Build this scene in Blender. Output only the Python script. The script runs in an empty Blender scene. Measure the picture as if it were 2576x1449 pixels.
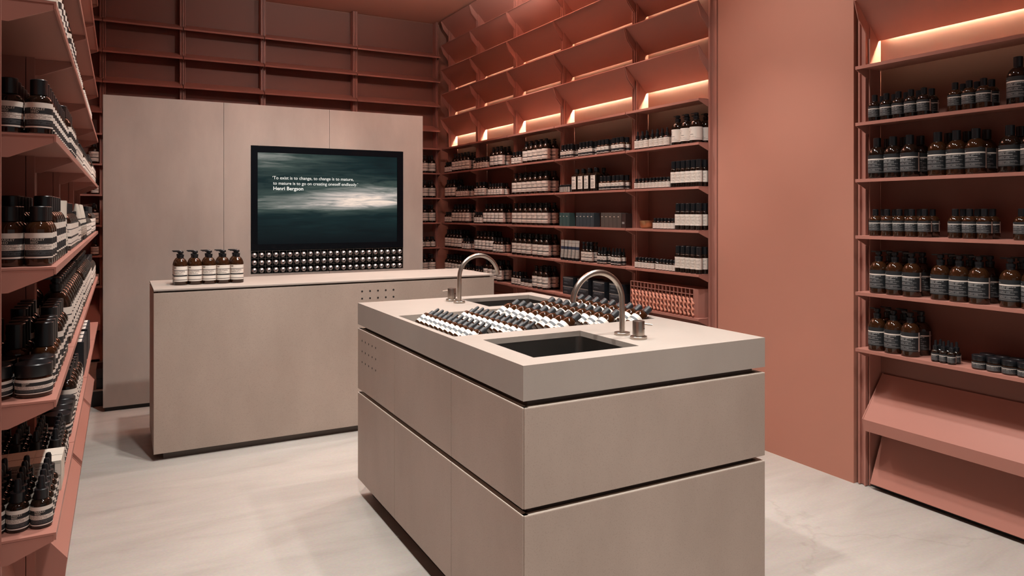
import bpy, math, random
from mathutils import Matrix, Vector
random.seed(7)
R = math.radians
S = bpy.context.scene
C = S.collection

# ------------------------------------------------------------------ camera, world, lights, exposure
cam_d = bpy.data.cameras.new('camera')
cam_d.sensor_width = 36.0
cam_d.lens = 36.0 * 1812.0 / 2576.0
cam_d.shift_y = -(724.5 - 534.0) / 2576.0
cam_d.clip_start = 0.05
cam = bpy.data.objects.new('camera', cam_d)
cam.location = (0, 0, 1.40)
cam.rotation_euler = (R(90), 0, R(-28.56))
C.objects.link(cam)
S.camera = cam

S.view_settings.view_transform = 'Standard'
S.view_settings.look = 'None'
S.view_settings.gamma = 1.0
S.view_settings.use_curve_mapping = False
S.view_settings.exposure = 0.10

W = bpy.data.worlds.new('world')
S.world = W
W.use_nodes = True
W.node_tree.nodes['Background'].inputs[0].default_value = (1.0, 0.965, 0.93, 1)
W.node_tree.nodes['Background'].inputs[1].default_value = 0.18

def spot(x, y, power, tx, ty, tz=0.0, ang=95, blend=0.55, col=(1.0, 0.955, 0.90), rad=0.05, z=3.52):
    l = bpy.data.lights.new('ceiling_or_fill_spot', 'SPOT')
    l.energy = power; l.spot_size = R(ang); l.spot_blend = blend
    l.color = col; l.shadow_soft_size = rad
    o = bpy.data.objects.new('ceiling_or_fill_spot', l)
    o.location = (x, y, z)
    o.rotation_euler = (Vector((tx, ty, tz)) - Vector((x, y, z))).to_track_quat('-Z', 'Y').to_euler()
    C.objects.link(o)

for (x, y, p) in ((0.50, 0.4, 155), (0.50, 1.6, 155), (0.50, 2.8, 155), (0.65, 3.9, 165), (1.2, 4.8, 80),
                  (1.95, 0.5, 190), (2.00, 1.7, 150), (2.35, 2.8, 130), (2.50, 4.1, 135), (2.60, 5.5, 125)):
    spot(x, y, p, x + (0.10 if x < 1 else 0.05), y + 0.12, ang=78, blend=0.6)
spot(1.3, 0.6, 60, 1.5, 2.6, 0.2, ang=60, blend=0.9)       # over the island
spot(1.0, 2.9, 250, 0.8, 5.6, 1.0, ang=70, blend=1.0)      # counter and partition
spot(2.0, 3.3, 55, 1.7, 5.8, 1.3, ang=70, blend=1.0)
spot(2.1, 2.5, 90, 3.33, 2.85, 1.5, ang=80, blend=1.0)     # plain wall
spot(1.7, 0.9, 50, 3.33, 1.9, 0.2, ang=50, blend=1.0)       # nearest right bay
spot(1.5, 5.2, 40, 1.6, 7.7, 2.4, ang=90, blend=1.0)       # back shelving
spot(2.5, 5.1, 270, 2.5, 5.2, 3.62, ang=165, blend=1.0, z=3.10)   # unseen fill uplights, added to brighten the ceiling
spot(1.3, 5.0, 120, 1.3, 5.1, 3.62, ang=165, blend=1.0, z=3.05)  # second added fill, no fixture modelled

# ------------------------------------------------------------------ materials
MAT = {}
def new_mat(name):
    m = bpy.data.materials.new(name); m.use_nodes = True
    MAT[name] = m
    return m, m.node_tree.nodes, m.node_tree.links, m.node_tree.nodes['Principled BSDF']

def simple(name, col, rough=0.5, metal=0.0, spec=0.5, coat=0.0, noise=0.0, nscale=20.0, bump=0.0):
    m, N, L, b = new_mat(name)
    b.inputs['Base Color'].default_value = (*col, 1)
    b.inputs['Roughness'].default_value = rough
    b.inputs['Metallic'].default_value = metal
    b.inputs['Specular IOR Level'].default_value = spec
    b.inputs['Coat Weight'].default_value = coat
    if noise > 0 or bump > 0:
        tc = N.new('ShaderNodeTexCoord')
        nz = N.new('ShaderNodeTexNoise'); nz.inputs['Scale'].default_value = nscale; nz.inputs['Detail'].default_value = 5
        L.new(tc.outputs['Object'], nz.inputs['Vector'])
        if noise > 0:
            mx = N.new('ShaderNodeMix'); mx.data_type = 'RGBA'
            mx.inputs[6].default_value = (*[c * (1 - noise) for c in col], 1)
            mx.inputs[7].default_value = (*[min(1, c * (1 + noise)) for c in col], 1)
            L.new(nz.outputs['Fac'], mx.inputs[0]); L.new(mx.outputs[2], b.inputs['Base Color'])
        if bump > 0:
            bp = N.new('ShaderNodeBump'); bp.inputs['Strength'].default_value = bump; bp.inputs['Distance'].default_value = 0.002
            L.new(nz.outputs['Fac'], bp.inputs['Height']); L.new(bp.outputs['Normal'], b.inputs['Normal'])
    return m

def stone(name, c1, c2, speck, big=(0.7, 0.7, 0.35), sscale=240.0, rough=0.55, samt=0.35):
    """pale ceramic / concrete: large clouds plus fine specks"""
    m, N, L, b = new_mat(name)
    tc = N.new('ShaderNodeTexCoord')
    mp = N.new('ShaderNodeMapping'); mp.inputs['Scale'].default_value = big
    L.new(tc.outputs['Object'], mp.inputs['Vector'])
    n1 = N.new('ShaderNodeTexNoise'); n1.inputs['Scale'].default_value = 3.2; n1.inputs['Detail'].default_value = 6; n1.inputs['Roughness'].default_value = 0.6
    L.new(mp.outputs[0], n1.inputs['Vector'])
    r1 = N.new('ShaderNodeValToRGB'); r1.color_ramp.elements[0].position = 0.33; r1.color_ramp.elements[1].position = 0.7
    r1.color_ramp.elements[0].color = (*c1, 1); r1.color_ramp.elements[1].color = (*c2, 1)
    L.new(n1.outputs['Fac'], r1.inputs[0])
    n2 = N.new('ShaderNodeTexNoise'); n2.inputs['Scale'].default_value = sscale; n2.inputs['Detail'].default_value = 2
    L.new(tc.outputs['Object'], n2.inputs['Vector'])
    r2 = N.new('ShaderNodeValToRGB'); r2.color_ramp.elements[0].position = 0.56; r2.color_ramp.elements[1].position = 0.72
    r2.color_ramp.elements[1].color = (samt, samt, samt, 1); r2.color_ramp.elements[0].color = (0, 0, 0, 1)
    L.new(n2.outputs['Fac'], r2.inputs[0])
    mx = N.new('ShaderNodeMix'); mx.data_type = 'RGBA'
    L.new(r2.outputs[0], mx.inputs[0]); L.new(r1.outputs[0], mx.inputs[6]); mx.inputs[7].default_value = (*speck, 1)
    L.new(mx.outputs[2], b.inputs['Base Color'])
    b.inputs['Roughness'].default_value = rough
    return m

stone('panel_stone', (0.36, 0.285, 0.238), (0.44, 0.355, 0.30), (0.20, 0.15, 0.12))
stone('partition_stone', (0.30, 0.245, 0.215), (0.42, 0.345, 0.30), (0.22, 0.17, 0.15), big=(0.6, 0.6, 0.22), samt=0.15)
stone('worktop_stone', (0.345, 0.298, 0.262), (0.39, 0.342, 0.302), (0.26, 0.21, 0.18), samt=0.18)
simple('terracotta_wall', (0.47, 0.208, 0.148), 0.75, noise=0.05, nscale=2.5)
simple('terracotta_ceiling', (0.55, 0.25, 0.175), 0.8, noise=0.04, nscale=1.5)
simple('terracotta_metal', (0.41, 0.180, 0.140), 0.45, spec=0.4)
simple('terracotta_back_shaded', (0.20, 0.080, 0.058), 0.6)  # shade inside the bays is worked into this darker panel colour
simple('terracotta_clay', (0.60, 0.25, 0.17), 0.7, noise=0.08, nscale=30)
simple('steel', (0.48, 0.42, 0.37), 0.30, metal=1.0)
simple('steel_satin', (0.72, 0.68, 0.67), 0.38, metal=1.0)
simple('steel_dark', (0.24, 0.23, 0.22), 0.33, metal=1.0)
simple('steel_bright', (0.75, 0.70, 0.68), 0.15, metal=1.0)
simple('black_gap', (0.012, 0.011, 0.011), 0.6)
simple('plinth_dark', (0.11, 0.088, 0.076), 0.5)
simple('black_plastic', (0.008, 0.009, 0.011), 0.30, spec=0.5)
simple('grey_rubber', (0.022, 0.025, 0.029), 0.42, spec=0.5)
simple('black_gloss', (0.003, 0.004, 0.006), 0.25, spec=0.12)
simple('amber_dark', (0.010, 0.005, 0.003), 0.07, spec=0.6)
simple('amber', (0.030, 0.011, 0.004), 0.06, spec=0.6)
simple('amber_warm', (0.030, 0.0105, 0.0035), 0.06, spec=0.6)
simple('carton_black', (0.012, 0.016, 0.022), 0.45)
simple('carton_teal', (0.035, 0.075, 0.075), 0.55)
simple('carton_slate', (0.030, 0.045, 0.055), 0.55)
simple('carton_taupe', (0.075, 0.065, 0.058), 0.55)
simple('carton_brown', (0.035, 0.018, 0.016), 0.55)
simple('carton_cream', (0.62, 0.56, 0.48), 0.65, noise=0.03, nscale=40)
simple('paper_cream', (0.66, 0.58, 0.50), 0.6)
simple('paper_grey', (0.30, 0.29, 0.28), 0.6)
simple('ink', (0.02, 0.022, 0.025), 0.6)
simple('brass', (0.50, 0.30, 0.16), 0.35, metal=0.9, noise=0.25, nscale=25)
simple('crate_black', (0.010, 0.010, 0.011), 0.5)
simple('board_pale', (0.42, 0.38, 0.33), 0.7)
simple('tube_grey', (0.36, 0.34, 0.31), 0.5)

def emit(name, col, s):
    m, N, L, b = new_mat(name)
    b.inputs['Base Color'].default_value = (0, 0, 0, 1)
    b.inputs['Emission Color'].default_value = (*col, 1); b.inputs['Emission Strength'].default_value = s
    return m
emit('screen_text', (1.0, 0.96, 0.88), 0.9)
emit('led_warm', (1.0, 0.90, 0.62), 900.0)
emit('led_soft', (1.0, 0.88, 0.60), 120.0)

def floor_mat():
    m, N, L, b = new_mat('floor_concrete')
    tc = N.new('ShaderNodeTexCoord')
    mp = N.new('ShaderNodeMapping'); mp.inputs['Scale'].default_value = (0.55, 2.2, 1); mp.inputs['Rotation'].default_value = (0, 0, R(8))
    L.new(tc.outputs['Object'], mp.inputs['Vector'])
    n1 = N.new('ShaderNodeTexNoise'); n1.inputs['Scale'].default_value = 2.2; n1.inputs['Detail'].default_value = 9; n1.inputs['Roughness'].default_value = 0.66; n1.inputs['Distortion'].default_value = 0.7
    L.new(mp.outputs[0], n1.inputs['Vector'])
    r1 = N.new('ShaderNodeValToRGB')
    e = r1.color_ramp.elements
    e[0].position = 0.24; e[0].color = (0.37, 0.33, 0.295, 1)
    e[1].position = 0.72; e[1].color = (0.52, 0.485, 0.445, 1)
    e.new(0.46).color = (0.45, 0.415, 0.38, 1)
    L.new(n1.outputs['Fac'], r1.inputs[0])
    n3 = N.new('ShaderNodeTexNoise'); n3.inputs['Scale'].default_value = 1.1; n3.inputs['Detail'].default_value = 4
    L.new(tc.outputs['Object'], n3.inputs['Vector'])
    r3 = N.new('ShaderNodeValToRGB'); r3.color_ramp.elements[0].position = 0.5; r3.color_ramp.elements[1].position = 0.75
    r3.color_ramp.elements[0].color = (0, 0, 0, 1); r3.color_ramp.elements[1].color = (0.45, 0.45, 0.45, 1)
    L.new(n3.outputs['Fac'], r3.inputs[0])
    mx = N.new('ShaderNodeMix'); mx.data_type = 'RGBA'; mx.inputs[7].default_value = (0.46, 0.41, 0.36, 1)
    L.new(r3.outputs[0], mx.inputs[0]); L.new(r1.outputs[0], mx.inputs[6])
    n2 = N.new('ShaderNodeTexNoise'); n2.inputs['Scale'].default_value = 90; n2.inputs['Detail'].default_value = 3
    L.new(tc.outputs['Object'], n2.inputs['Vector'])
    m2 = N.new('ShaderNodeMix'); m2.data_type = 'RGBA'; m2.blend_type = 'MULTIPLY'; m2.inputs[0].default_value = 0.25
    L.new(mx.outputs[2], m2.inputs[6]); L.new(n2.outputs['Color'], m2.inputs[7])
    # a few hairline cracks
    v = N.new('ShaderNodeTexVoronoi'); v.feature = 'DISTANCE_TO_EDGE'; v.inputs['Scale'].default_value = 0.35
    nd = N.new('ShaderNodeTexNoise'); nd.inputs['Scale'].default_value = 3.0; nd.inputs['Detail'].default_value = 6
    L.new(tc.outputs['Object'], nd.inputs['Vector'])
    va = N.new('ShaderNodeVectorMath'); va.operation = 'MULTIPLY_ADD'; va.inputs[1].default_value = (0.5, 0.5, 0.5)
    L.new(nd.outputs['Color'], va.inputs[0]); L.new(tc.outputs['Object'], va.inputs[2]); L.new(va.outputs[0], v.inputs['Vector'])
    rc = N.new('ShaderNodeValToRGB'); rc.color_ramp.elements[0].position = 0.0; rc.color_ramp.elements[1].position = 0.004
    rc.color_ramp.elements[0].color = (0.90, 0.89, 0.88, 1); rc.color_ramp.elements[1].color = (1, 1, 1, 1)
    L.new(v.outputs['Distance'], rc.inputs[0])
    m3 = N.new('ShaderNodeMix'); m3.data_type = 'RGBA'; m3.blend_type = 'MULTIPLY'; m3.inputs[0].default_value = 1.0
    L.new(m2.outputs[2], m3.inputs[6]); L.new(rc.outputs[0], m3.inputs[7])
    L.new(m3.outputs[2], b.inputs['Base Color'])
    b.inputs['Roughness'].default_value = 0.55
    bp = N.new('ShaderNodeBump'); bp.inputs['Strength'].default_value = 0.12; bp.inputs['Distance'].default_value = 0.003
    L.new(n1.outputs['Fac'], bp.inputs['Height']); L.new(bp.outputs['Normal'], b.inputs['Normal'])
floor_mat()

def label_mat(name, bands, texts=(), side=None, vertical=0):
    """printed label: constant colour bands over the label's height plus rows of small print"""
    m, N, L, b = new_mat(name)
    uv = N.new('ShaderNodeUVMap'); sp = N.new('ShaderNodeSeparateXYZ'); L.new(uv.outputs[0], sp.inputs[0])
    def mth(op, a, bb=None):
        n = N.new('ShaderNodeMath'); n.operation = op
        for i, q in enumerate((a, bb)):
            if q is None: continue
            if isinstance(q, (int, float)): n.inputs[i].default_value = q
            else: L.new(q, n.inputs[i])
        return n.outputs[0]
    u, v = sp.outputs[0], sp.outputs[1]
    rp = N.new('ShaderNodeValToRGB'); rp.color_ramp.interpolation = 'CONSTANT'
    e = rp.color_ramp.elements
    e[0].position = bands[0][0]; e[0].color = (*bands[0][1], 1)
    e[1].position = bands[1][0]; e[1].color = (*bands[1][1], 1)
    for p, c in bands[2:]:
        e.new(p).color = (*c, 1)
    L.new(mth('FRACT', mth('MULTIPLY', u, vertical)) if vertical else v, rp.inputs[0])
    col = rp.outputs[0]
    for (v0, v1, n, ink, u0, u1) in texts:
        t = mth('MULTIPLY', mth('SUBTRACT', v, v0), n / (v1 - v0))
        row = mth('FLOOR', t)
        f = mth('GREATER_THAN', mth('FRACT', t), 0.42)
        cb = N.new('ShaderNodeCombineXYZ'); L.new(mth('MULTIPLY', u, 130.0), cb.inputs[0]); L.new(mth('MULTIPLY', row, 7.31), cb.inputs[1])
        nz = N.new('ShaderNodeTexNoise'); nz.inputs['Scale'].default_value = 1.0; nz.inputs['Detail'].default_value = 0
        L.new(cb.outputs[0], nz.inputs['Vector'])
        w = mth('GREATER_THAN', nz.outputs['Fac'], 0.40)
        wn = N.new('ShaderNodeTexWhiteNoise'); wn.noise_dimensions = '1D'; L.new(row, wn.inputs['W'])
        endu = mth('ADD', mth('MULTIPLY', wn.outputs[0], (u1 - u0) * 0.4), u0 + (u1 - u0) * 0.6)
        k = mth('MULTIPLY', mth('MULTIPLY', f, w), mth('MULTIPLY', mth('GREATER_THAN', v, v0), mth('LESS_THAN', v, v1)))
        k = mth('MULTIPLY', k, mth('MULTIPLY', mth('GREATER_THAN', u, u0), mth('LESS_THAN', u, endu)))
        mx = N.new('ShaderNodeMix'); mx.data_type = 'RGBA'
        L.new(k, mx.inputs[0]); L.new(col, mx.inputs[6]); mx.inputs[7].default_value = (*ink, 1)
        col = mx.outputs[2]
    if side:
        u0, u1, sc = side
        k = mth('MULTIPLY', mth('GREATER_THAN', u, u0), mth('LESS_THAN', u, u1))
        mx = N.new('ShaderNodeMix'); mx.data_type = 'RGBA'
        L.new(k, mx.inputs[0]); L.new(col, mx.inputs[6]); mx.inputs[7].default_value = (*sc, 1)
        col = mx.outputs[2]
    L.new(col, b.inputs['Base Color'])
    b.inputs['Roughness'].default_value = 0.55
    return m
CR = (0.76, 0.69, 0.62); BK = (0.014, 0.016, 0.018); CH = (0.015, 0.018, 0.021); PK = (0.50, 0.38, 0.33); GY = (0.30, 0.30, 0.29); INK = (0.16, 0.13, 0.11)
label_mat('label_striped', [(0, CR), (0.085, BK), (0.125, CR), (0.33, BK), (0.42, CR), (0.715, BK), (0.755, CR)],
          [(0.45, 0.69, 4, INK, 0.22, 0.70), (0.86, 0.95, 1, INK, 0.22, 0.40)], side=(0.80, 0.94, PK))
label_mat('label_parsley', [(0, BK), (0.03, CR), (0.085, BK), (0.12, CH), (0.34, CR), (0.56, BK), (0.80, CR)],
          [(0.36, 0.55, 6, INK, 0.20, 0.78), (0.15, 0.32, 5, (0.09, 0.095, 0.10), 0.20, 0.78)], side=(0.03, 0.13, PK))
label_mat('label_dark', [(0, CH), (0.06, GY), (0.075, CH), (0.72, CR), (0.79, CH)],
          [(0.10, 0.27, 4, (0.20, 0.20, 0.20), 0.22, 0.80), (0.32, 0.48, 3, (0.22, 0.22, 0.22), 0.22, 0.78), (0.51, 0.69, 3, (0.36, 0.36, 0.35), 0.22, 0.74)], side=(0.86, 0.93, PK))
label_mat('label_plain', [(0, CR), (0.985, BK)], [(0.15, 0.8, 7, (0.40, 0.34, 0.29), 0.2, 0.8)], side=(0.88, 0.93, (0.25, 0.20, 0.17)))
label_mat('label_half', [(0, CR), (0.09, BK), (0.46, CR)], [(0.55, 0.85, 2, INK, 0.2, 0.75), (0.14, 0.42, 3, (0.08, 0.08, 0.08), 0.2, 0.75)], side=(0.84, 0.90, BK))
label_mat('label_animal', [(0, CR), (0.11, INK), (0.13, CR)], [(0.17, 0.30, 2, (0.45, 0.39, 0.34), 0.35, 0.75)])
label_mat('label_tester', [(0, CR), (0.10, CR), (0.34, (0.10, 0.11, 0.12)), (0.60, CR)], [(0.12, 0.30, 2, INK, 0.3, 0.7)])
label_mat('label_square', [(0, CR), (0.985, BK)], [(0.62, 0.78, 2, BK, 0.08, 0.80), (0.06, 0.52, 9, INK, 0.08, 0.9), (0.86, 0.95, 1, INK, 0.08, 0.6)])
label_mat('label_vial', [(0, CR), (0.45, BK)], vertical=4)
label_mat('label_carton_white', [(0, BK), (0.02, CR), (0.985, BK)], [(0.1, 0.9, 6, INK, 0.05, 0.95)], side=(0.0, 0.22, BK))
label_mat('label_carton_dark', [(0, (0.014, 0.018, 0.024)), (0.93, (0.45, 0.42, 0.38))], [(0.15, 0.30, 2, (0.15, 0.17, 0.19), 0.08, 0.6), (0.55, 0.85, 4, (0.12, 0.14, 0.16), 0.08, 0.9)])
label_mat('print_tube', [(0, (0.35, 0.33, 0.30)), (0.12, INK), (0.135, (0.35, 0.33, 0.30)), (0.48, (0.02, 0.03, 0.06)), (0.64, (0.35, 0.33, 0.30)), (0.83, INK), (0.85, (0.35, 0.33, 0.30))],
          [(0.16, 0.42, 5, (0.22, 0.20, 0.18), 0.1, 0.9)])
label_mat('print_tube_pale', [(0, (0.55, 0.50, 0.43)), (0.10, INK), (0.12, (0.55, 0.50, 0.43)), (0.42, BK), (0.48, (0.55, 0.50, 0.43)), (0.58, BK), (0.61, (0.55, 0.50, 0.43))],
          [(0.15, 0.38, 4, (0.3, 0.26, 0.22), 0.1, 0.9)])

def screen_mat():
    m, N, L, b = new_mat('screen_picture')
    tc = N.new('ShaderNodeTexCoord'); sp = N.new('ShaderNodeSeparateXYZ'); L.new(tc.outputs['UV'], sp.inputs[0])
    def mth(op, a, bb=None):
        n = N.new('ShaderNodeMath'); n.operation = op
        for i, q in enumerate((a, bb)):
            if q is None: continue
            if isinstance(q, (int, float)): n.inputs[i].default_value = q
            else: L.new(q, n.inputs[i])
        return n.outputs[0]
    mp = N.new('ShaderNodeMapping'); mp.inputs['Rotation'].default_value = (0, 0, R(12)); mp.inputs['Scale'].default_value = (2.2, 15, 1)
    L.new(tc.outputs['UV'], mp.inputs[0])
    n1 = N.new('ShaderNodeTexNoise'); n1.inputs['Scale'].default_value = 1.6; n1.inputs['Detail'].default_value = 8; n1.inputs['Roughness'].default_value = 0.62; n1.inputs['Distortion'].default_value = 0.8
    L.new(mp.outputs[0], n1.inputs['Vector'])
    mp2 = N.new('ShaderNodeMapping'); mp2.inputs['Scale'].default_value = (1.3, 2.6, 1); mp2.inputs['Location'].default_value = (2.3, 0.7, 0)
    L.new(tc.outputs['UV'], mp2.inputs[0])
    n2 = N.new('ShaderNodeTexNoise'); n2.inputs['Scale'].default_value = 1.2; n2.inputs['Detail'].default_value = 3
    L.new(mp2.outputs[0], n2.inputs['Vector'])
    u, v = sp.outputs[0], sp.outputs[1]
    # brightness field: bright surf band at v~0.45 getting stronger to the right, pale haze in the top left corner
    dv = mth('SUBTRACT', v, mth('ADD', 0.42, mth('MULTIPLY', u, 0.06)))
    wid = mth('ADD', 0.075, mth('MULTIPLY', mth('GREATER_THAN', dv, 0.0), 0.09))
    q = mth('DIVIDE', dv, wid)
    g = mth('POWER', 2.718, mth('MULTIPLY', mth('MULTIPLY', q, q), -1.0))
    ur = mth('SUBTRACT', u, 0.74); gu = mth('POWER', 2.718, mth('MULTIPLY', mth('MULTIPLY', ur, ur), -9.0))
    band = mth('MULTIPLY', g, mth('ADD', 0.26, mth('MULTIPLY', gu, 0.62)))
    a1 = mth('SUBTRACT', u, 0.05); a2 = mth('SUBTRACT', v, 1.0)
    tl = mth('MULTIPLY', mth('POWER', 2.718, mth('MULTIPLY', mth('ADD', mth('MULTIPLY', mth('MULTIPLY', a1, a1), 7.0), mth('MULTIPLY', mth('MULTIPLY', a2, a2), 26.0)), -1.0)), 0.30)
    base = mth('ADD', mth('ADD', band, tl), mth('MULTIPLY', n2.outputs['Fac'], 0.16))
    val = mth('MULTIPLY', base, mth('ADD', -0.15, mth('MULTIPLY', n1.outputs['Fac'], 2.3)))
    fade = mth('MINIMUM', 1.0, mth('MULTIPLY', mth('MAXIMUM', mth('SUBTRACT', v, 0.02), 0.0), 4.5))
    val = mth('MULTIPLY', val, fade)
    rp = N.new('ShaderNodeValToRGB'); e = rp.color_ramp.elements
    e[0].position = 0.0; e[0].color = (0.003, 0.006, 0.007, 1)
    e[1].position = 1.0; e[1].color = (0.88, 0.70, 0.58, 1)
    e.new(0.10).color = (0.007, 0.020, 0.021, 1); e.new(0.25).color = (0.045, 0.068, 0.060, 1)
    e.new(0.45).color = (0.20, 0.21, 0.19, 1); e.new(0.68).color = (0.50, 0.44, 0.40, 1)
    L.new(val, rp.inputs[0])
    L.new(rp.outputs[0], b.inputs['Emission Color']); b.inputs['Emission Strength'].default_value = 1.0
    b.inputs['Base Color'].default_value = (0.002, 0.002, 0.003, 1); b.inputs['Roughness'].default_value = 0.35; b.inputs['Specular IOR Level'].default_value = 0.08
screen_mat()

# ------------------------------------------------------------------ mesh helpers
class MB:
    def __init__(s): s.v = []; s.f = []; s.m = []; s.uv = {}; s.sm = []
    def quad(s, a, b, c, d, mi=0, smooth=False):
        n = len(s.v); s.v += [a, b, c, d]; s.f.append((n, n + 1, n + 2, n + 3)); s.m.append(mi); s.sm.append(smooth)
    def box(s, x0, x1, y0, y1, z0, z1, mi=0):
        n = len(s.v)
        s.v += [(x0, y0, z0), (x1, y0, z0), (x1, y1, z0), (x0, y1, z0), (x0, y0, z1), (x1, y0, z1), (x1, y1, z1), (x0, y1, z1)]
        for f in ((3, 2, 1, 0), (4, 5, 6, 7), (0, 1, 5, 4), (1, 2, 6, 5), (2, 3, 7, 6), (3, 0, 4, 7)):
            s.f.append(tuple(n + i for i in f)); s.m.append(mi); s.sm.append(False)
        return s
    def prism(s, poly, h0, h1, axis='x', mi=0, smooth=False):
        """polygon extruded along an axis; poly is (y,z) for x, (x,z) for y, (x,y) for z"""
        n = len(s.v); k = len(poly)
        def P(p, h): return {'x': (h, p[0], p[1]), 'y': (p[0], h, p[1]), 'z': (p[0], p[1], h)}[axis]
        s.v += [P(p, h0) for p in poly] + [P(p, h1) for p in poly]
        s.f.append(tuple(n + i for i in reversed(range(k)))); s.f.append(tuple(n + k + i for i in range(k)))
        s.m += [mi, mi]; s.sm += [False, False]
        for i in range(k):
            j = (i + 1) % k
            s.f.append((n + i, n + j, n + k + j, n + k + i)); s.m.append(mi); s.sm.append(smooth)
        return s
    def lathe(s, prof, seg=24, mi=0, cx=0, cy=0):
        n = len(s.v); rows = []
        for (r, z) in prof:
            if r < 1e-6: rows.append([len(s.v)]); s.v.append((cx, cy, z))
            else:
                rows.append(list(range(len(s.v), len(s.v) + seg)))
                s.v += [(cx + r * math.cos(2 * math.pi * i / seg), cy + r * math.sin(2 * math.pi * i / seg), z) for i in range(seg)]
        for a, b in zip(rows, rows[1:]):
            for i in range(seg):
                j = (i + 1) % seg
                if len(a) == 1 and len(b) == 1: continue
                if len(a) == 1: f = (a[0], b[j], b[i])
                elif len(b) == 1: f = (a[i], a[j], b[0])
                else: f = (a[i], a[j], b[j], b[i])
                s.f.append(f); s.m.append(mi); s.sm.append(True)
        return s
    def tube(s, path, r, seg=20, mi=0, caps=True):
        pts = [Vector(p) for p in path]; rings = []
        up = None
        for i, p in enumerate(pts):
            t = (pts[min(i + 1, len(pts) - 1)] - pts[max(i - 1, 0)]).normalized()
            if up is None: up = t.orthogonal().normalized()
            up = (up - t * up.dot(t)).normalized(); w = t.cross(up)
            rr = r[i] if isinstance(r, (list, tuple)) else r
            rings.append(list(range(len(s.v), len(s.v) + seg)))
            s.v += [tuple(p + (up * math.cos(2 * math.pi * k / seg) + w * math.sin(2 * math.pi * k / seg)) * rr) for k in range(seg)]
        for a, b in zip(rings, rings[1:]):
            for i in range(seg):
                j = (i + 1) % seg
                s.f.append((a[i], a[j], b[j], b[i])); s.m.append(mi); s.sm.append(True)
        if caps:
            s.f.append(tuple(reversed(rings[0]))); s.f.append(tuple(rings[-1])); s.m += [mi, mi]; s.sm += [False, False]
        return s
    def mesh(s, name, mats):
        me = bpy.data.meshes.new(name)
        me.from_pydata(s.v, [], s.f)
        for p, mi, sm in zip(me.polygons, s.m, s.sm):
            p.material_index = mi; p.use_smooth = sm
        for m in ([mats] if isinstance(mats, str) else mats): me.materials.append(MAT[m])
        if s.uv:
            ul = me.uv_layers.new(name='UVMap')
            for lp in me.loops:
                if lp.vertex_index in s.uv: ul.data[lp.index].uv = s.uv[lp.vertex_index]
        me.update()
        if any(s.sm): me.set_sharp_from_angle(angle=R(40))
        return me

def obj(name, me, parent=None, loc=None, rot=None):
    o = bpy.data.objects.new(name, me)
    C.objects.link(o)
    if parent: o.parent = parent
    if loc: o.location = loc
    if rot: o.rotation_euler = rot
    return o
def tag(o, label=None, cat=None, group=None, kind=None):
    if label: o['label'] = label
    if cat: o['category'] = cat
    if group: o['group'] = group
    if kind: o['kind'] = kind
    return o
def empty(name, loc=(0, 0, 0), rot=(0, 0, 0)):
    o = bpy.data.objects.new(name, None); o.empty_display_size = 0.05
    C.objects.link(o); o.location = loc; o.rotation_euler = rot
    return o
def bevel(o, w=0.002, seg=2):
    b = o.modifiers.new('bevel', 'BEVEL'); b.width = w; b.segments = seg; b.limit_method = 'ANGLE'
    return o
def boxmesh(name, d, mat):
    return MB().box(*d).mesh(name, mat)

# ------------------------------------------------------------------ room shell
CEIL = 3.62
m = MB(); m.box(-3.0, 5.5, -5.0, 9.0, -0.1, 0.0)
tag(obj('floor', m.mesh('floor', 'floor_concrete')), kind='structure')
m = MB(); m.box(-3.0, 5.5, -5.0, 9.0, CEIL, CEIL + 0.1)
tag(obj('ceiling', m.mesh('ceiling', 'terracotta_ceiling')), kind='structure')
m = MB(); m.box(-0.6, 3.8, 7.905, 8.05, 0.0, CEIL)
tag(obj('wall_back', m.mesh('wall_back', 'terracotta_wall')), kind='structure')
m = MB(); m.box(-0.62, -0.50, -1.2, 7.905, 0.0, CEIL)
tag(obj('wall_left', m.mesh('wall_left', 'terracotta_wall')), kind='structure')
m = MB(); m.box(3.475, 3.62, -1.2, 7.905, 0.0, CEIL); m.box(3.33, 3.475, 2.425, 3.387, 0.0, CEIL)
tag(obj('wall_right', m.mesh('wall_right', 'terracotta_wall')), kind='structure')

# ------------------------------------------------------------------ shelving bays
LV = [0.715 + 0.284 * k for k in range(11)]
TILT = [2.477 + 0.283 * j for j in range(5)]
DEP = 0.19
cache = {}
def shelf_mesh(w, dep):
    key = ('shelf', round(w, 4), dep)
    if key not in cache:
        cache[key] = MB().prism([(0, 0), (0, -0.016), (0.004, -0.016), (0.004, -0.005), (dep - 0.002, -0.005), (dep - 0.002, 0)], 0.001, w - 0.001, 'x').mesh('shelf', 'terracotta_metal')
    return cache[key]
def bracket_mesh(dep):
    key = ('bracket', dep)
    if key not in cache:
        cache[key] = MB().prism([(0.0045, -0.0055), (0.0045, -0.018), (0.085, -0.052), (dep - 0.006, -0.052), (dep - 0.006, -0.0055)], 0, 0.004, 'x').mesh('bracket', 'terracotta_metal')
    return cache[key]
def add_shelf(root, w, z, tilt=0.0, dep=DEP, y=0.0, name='shelf'):
    s = obj(name, shelf_mesh(w, dep), root, (0, y, z), (R(tilt), 0, 0))
    obj('bracket', bracket_mesh(dep), s, (0.0015, 0, 0)); obj('bracket', bracket_mesh(dep), s, (w - 0.0055, 0, 0))
    return s
def post_mesh(wd=0.032):
    key = ('post', wd)
    if key not in cache:
        h = CEIL - 0.01
        a = wd * 0.22
        cache[key] = MB().prism([(0, 0), (a, 0), (a, 0.014), (wd - a, 0.014), (wd - a, 0), (wd, 0), (wd, 0.02), (0, 0.02)], 0.004, h, 'z').mesh('post', 'terracotta_metal')
    return cache[key]

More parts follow.
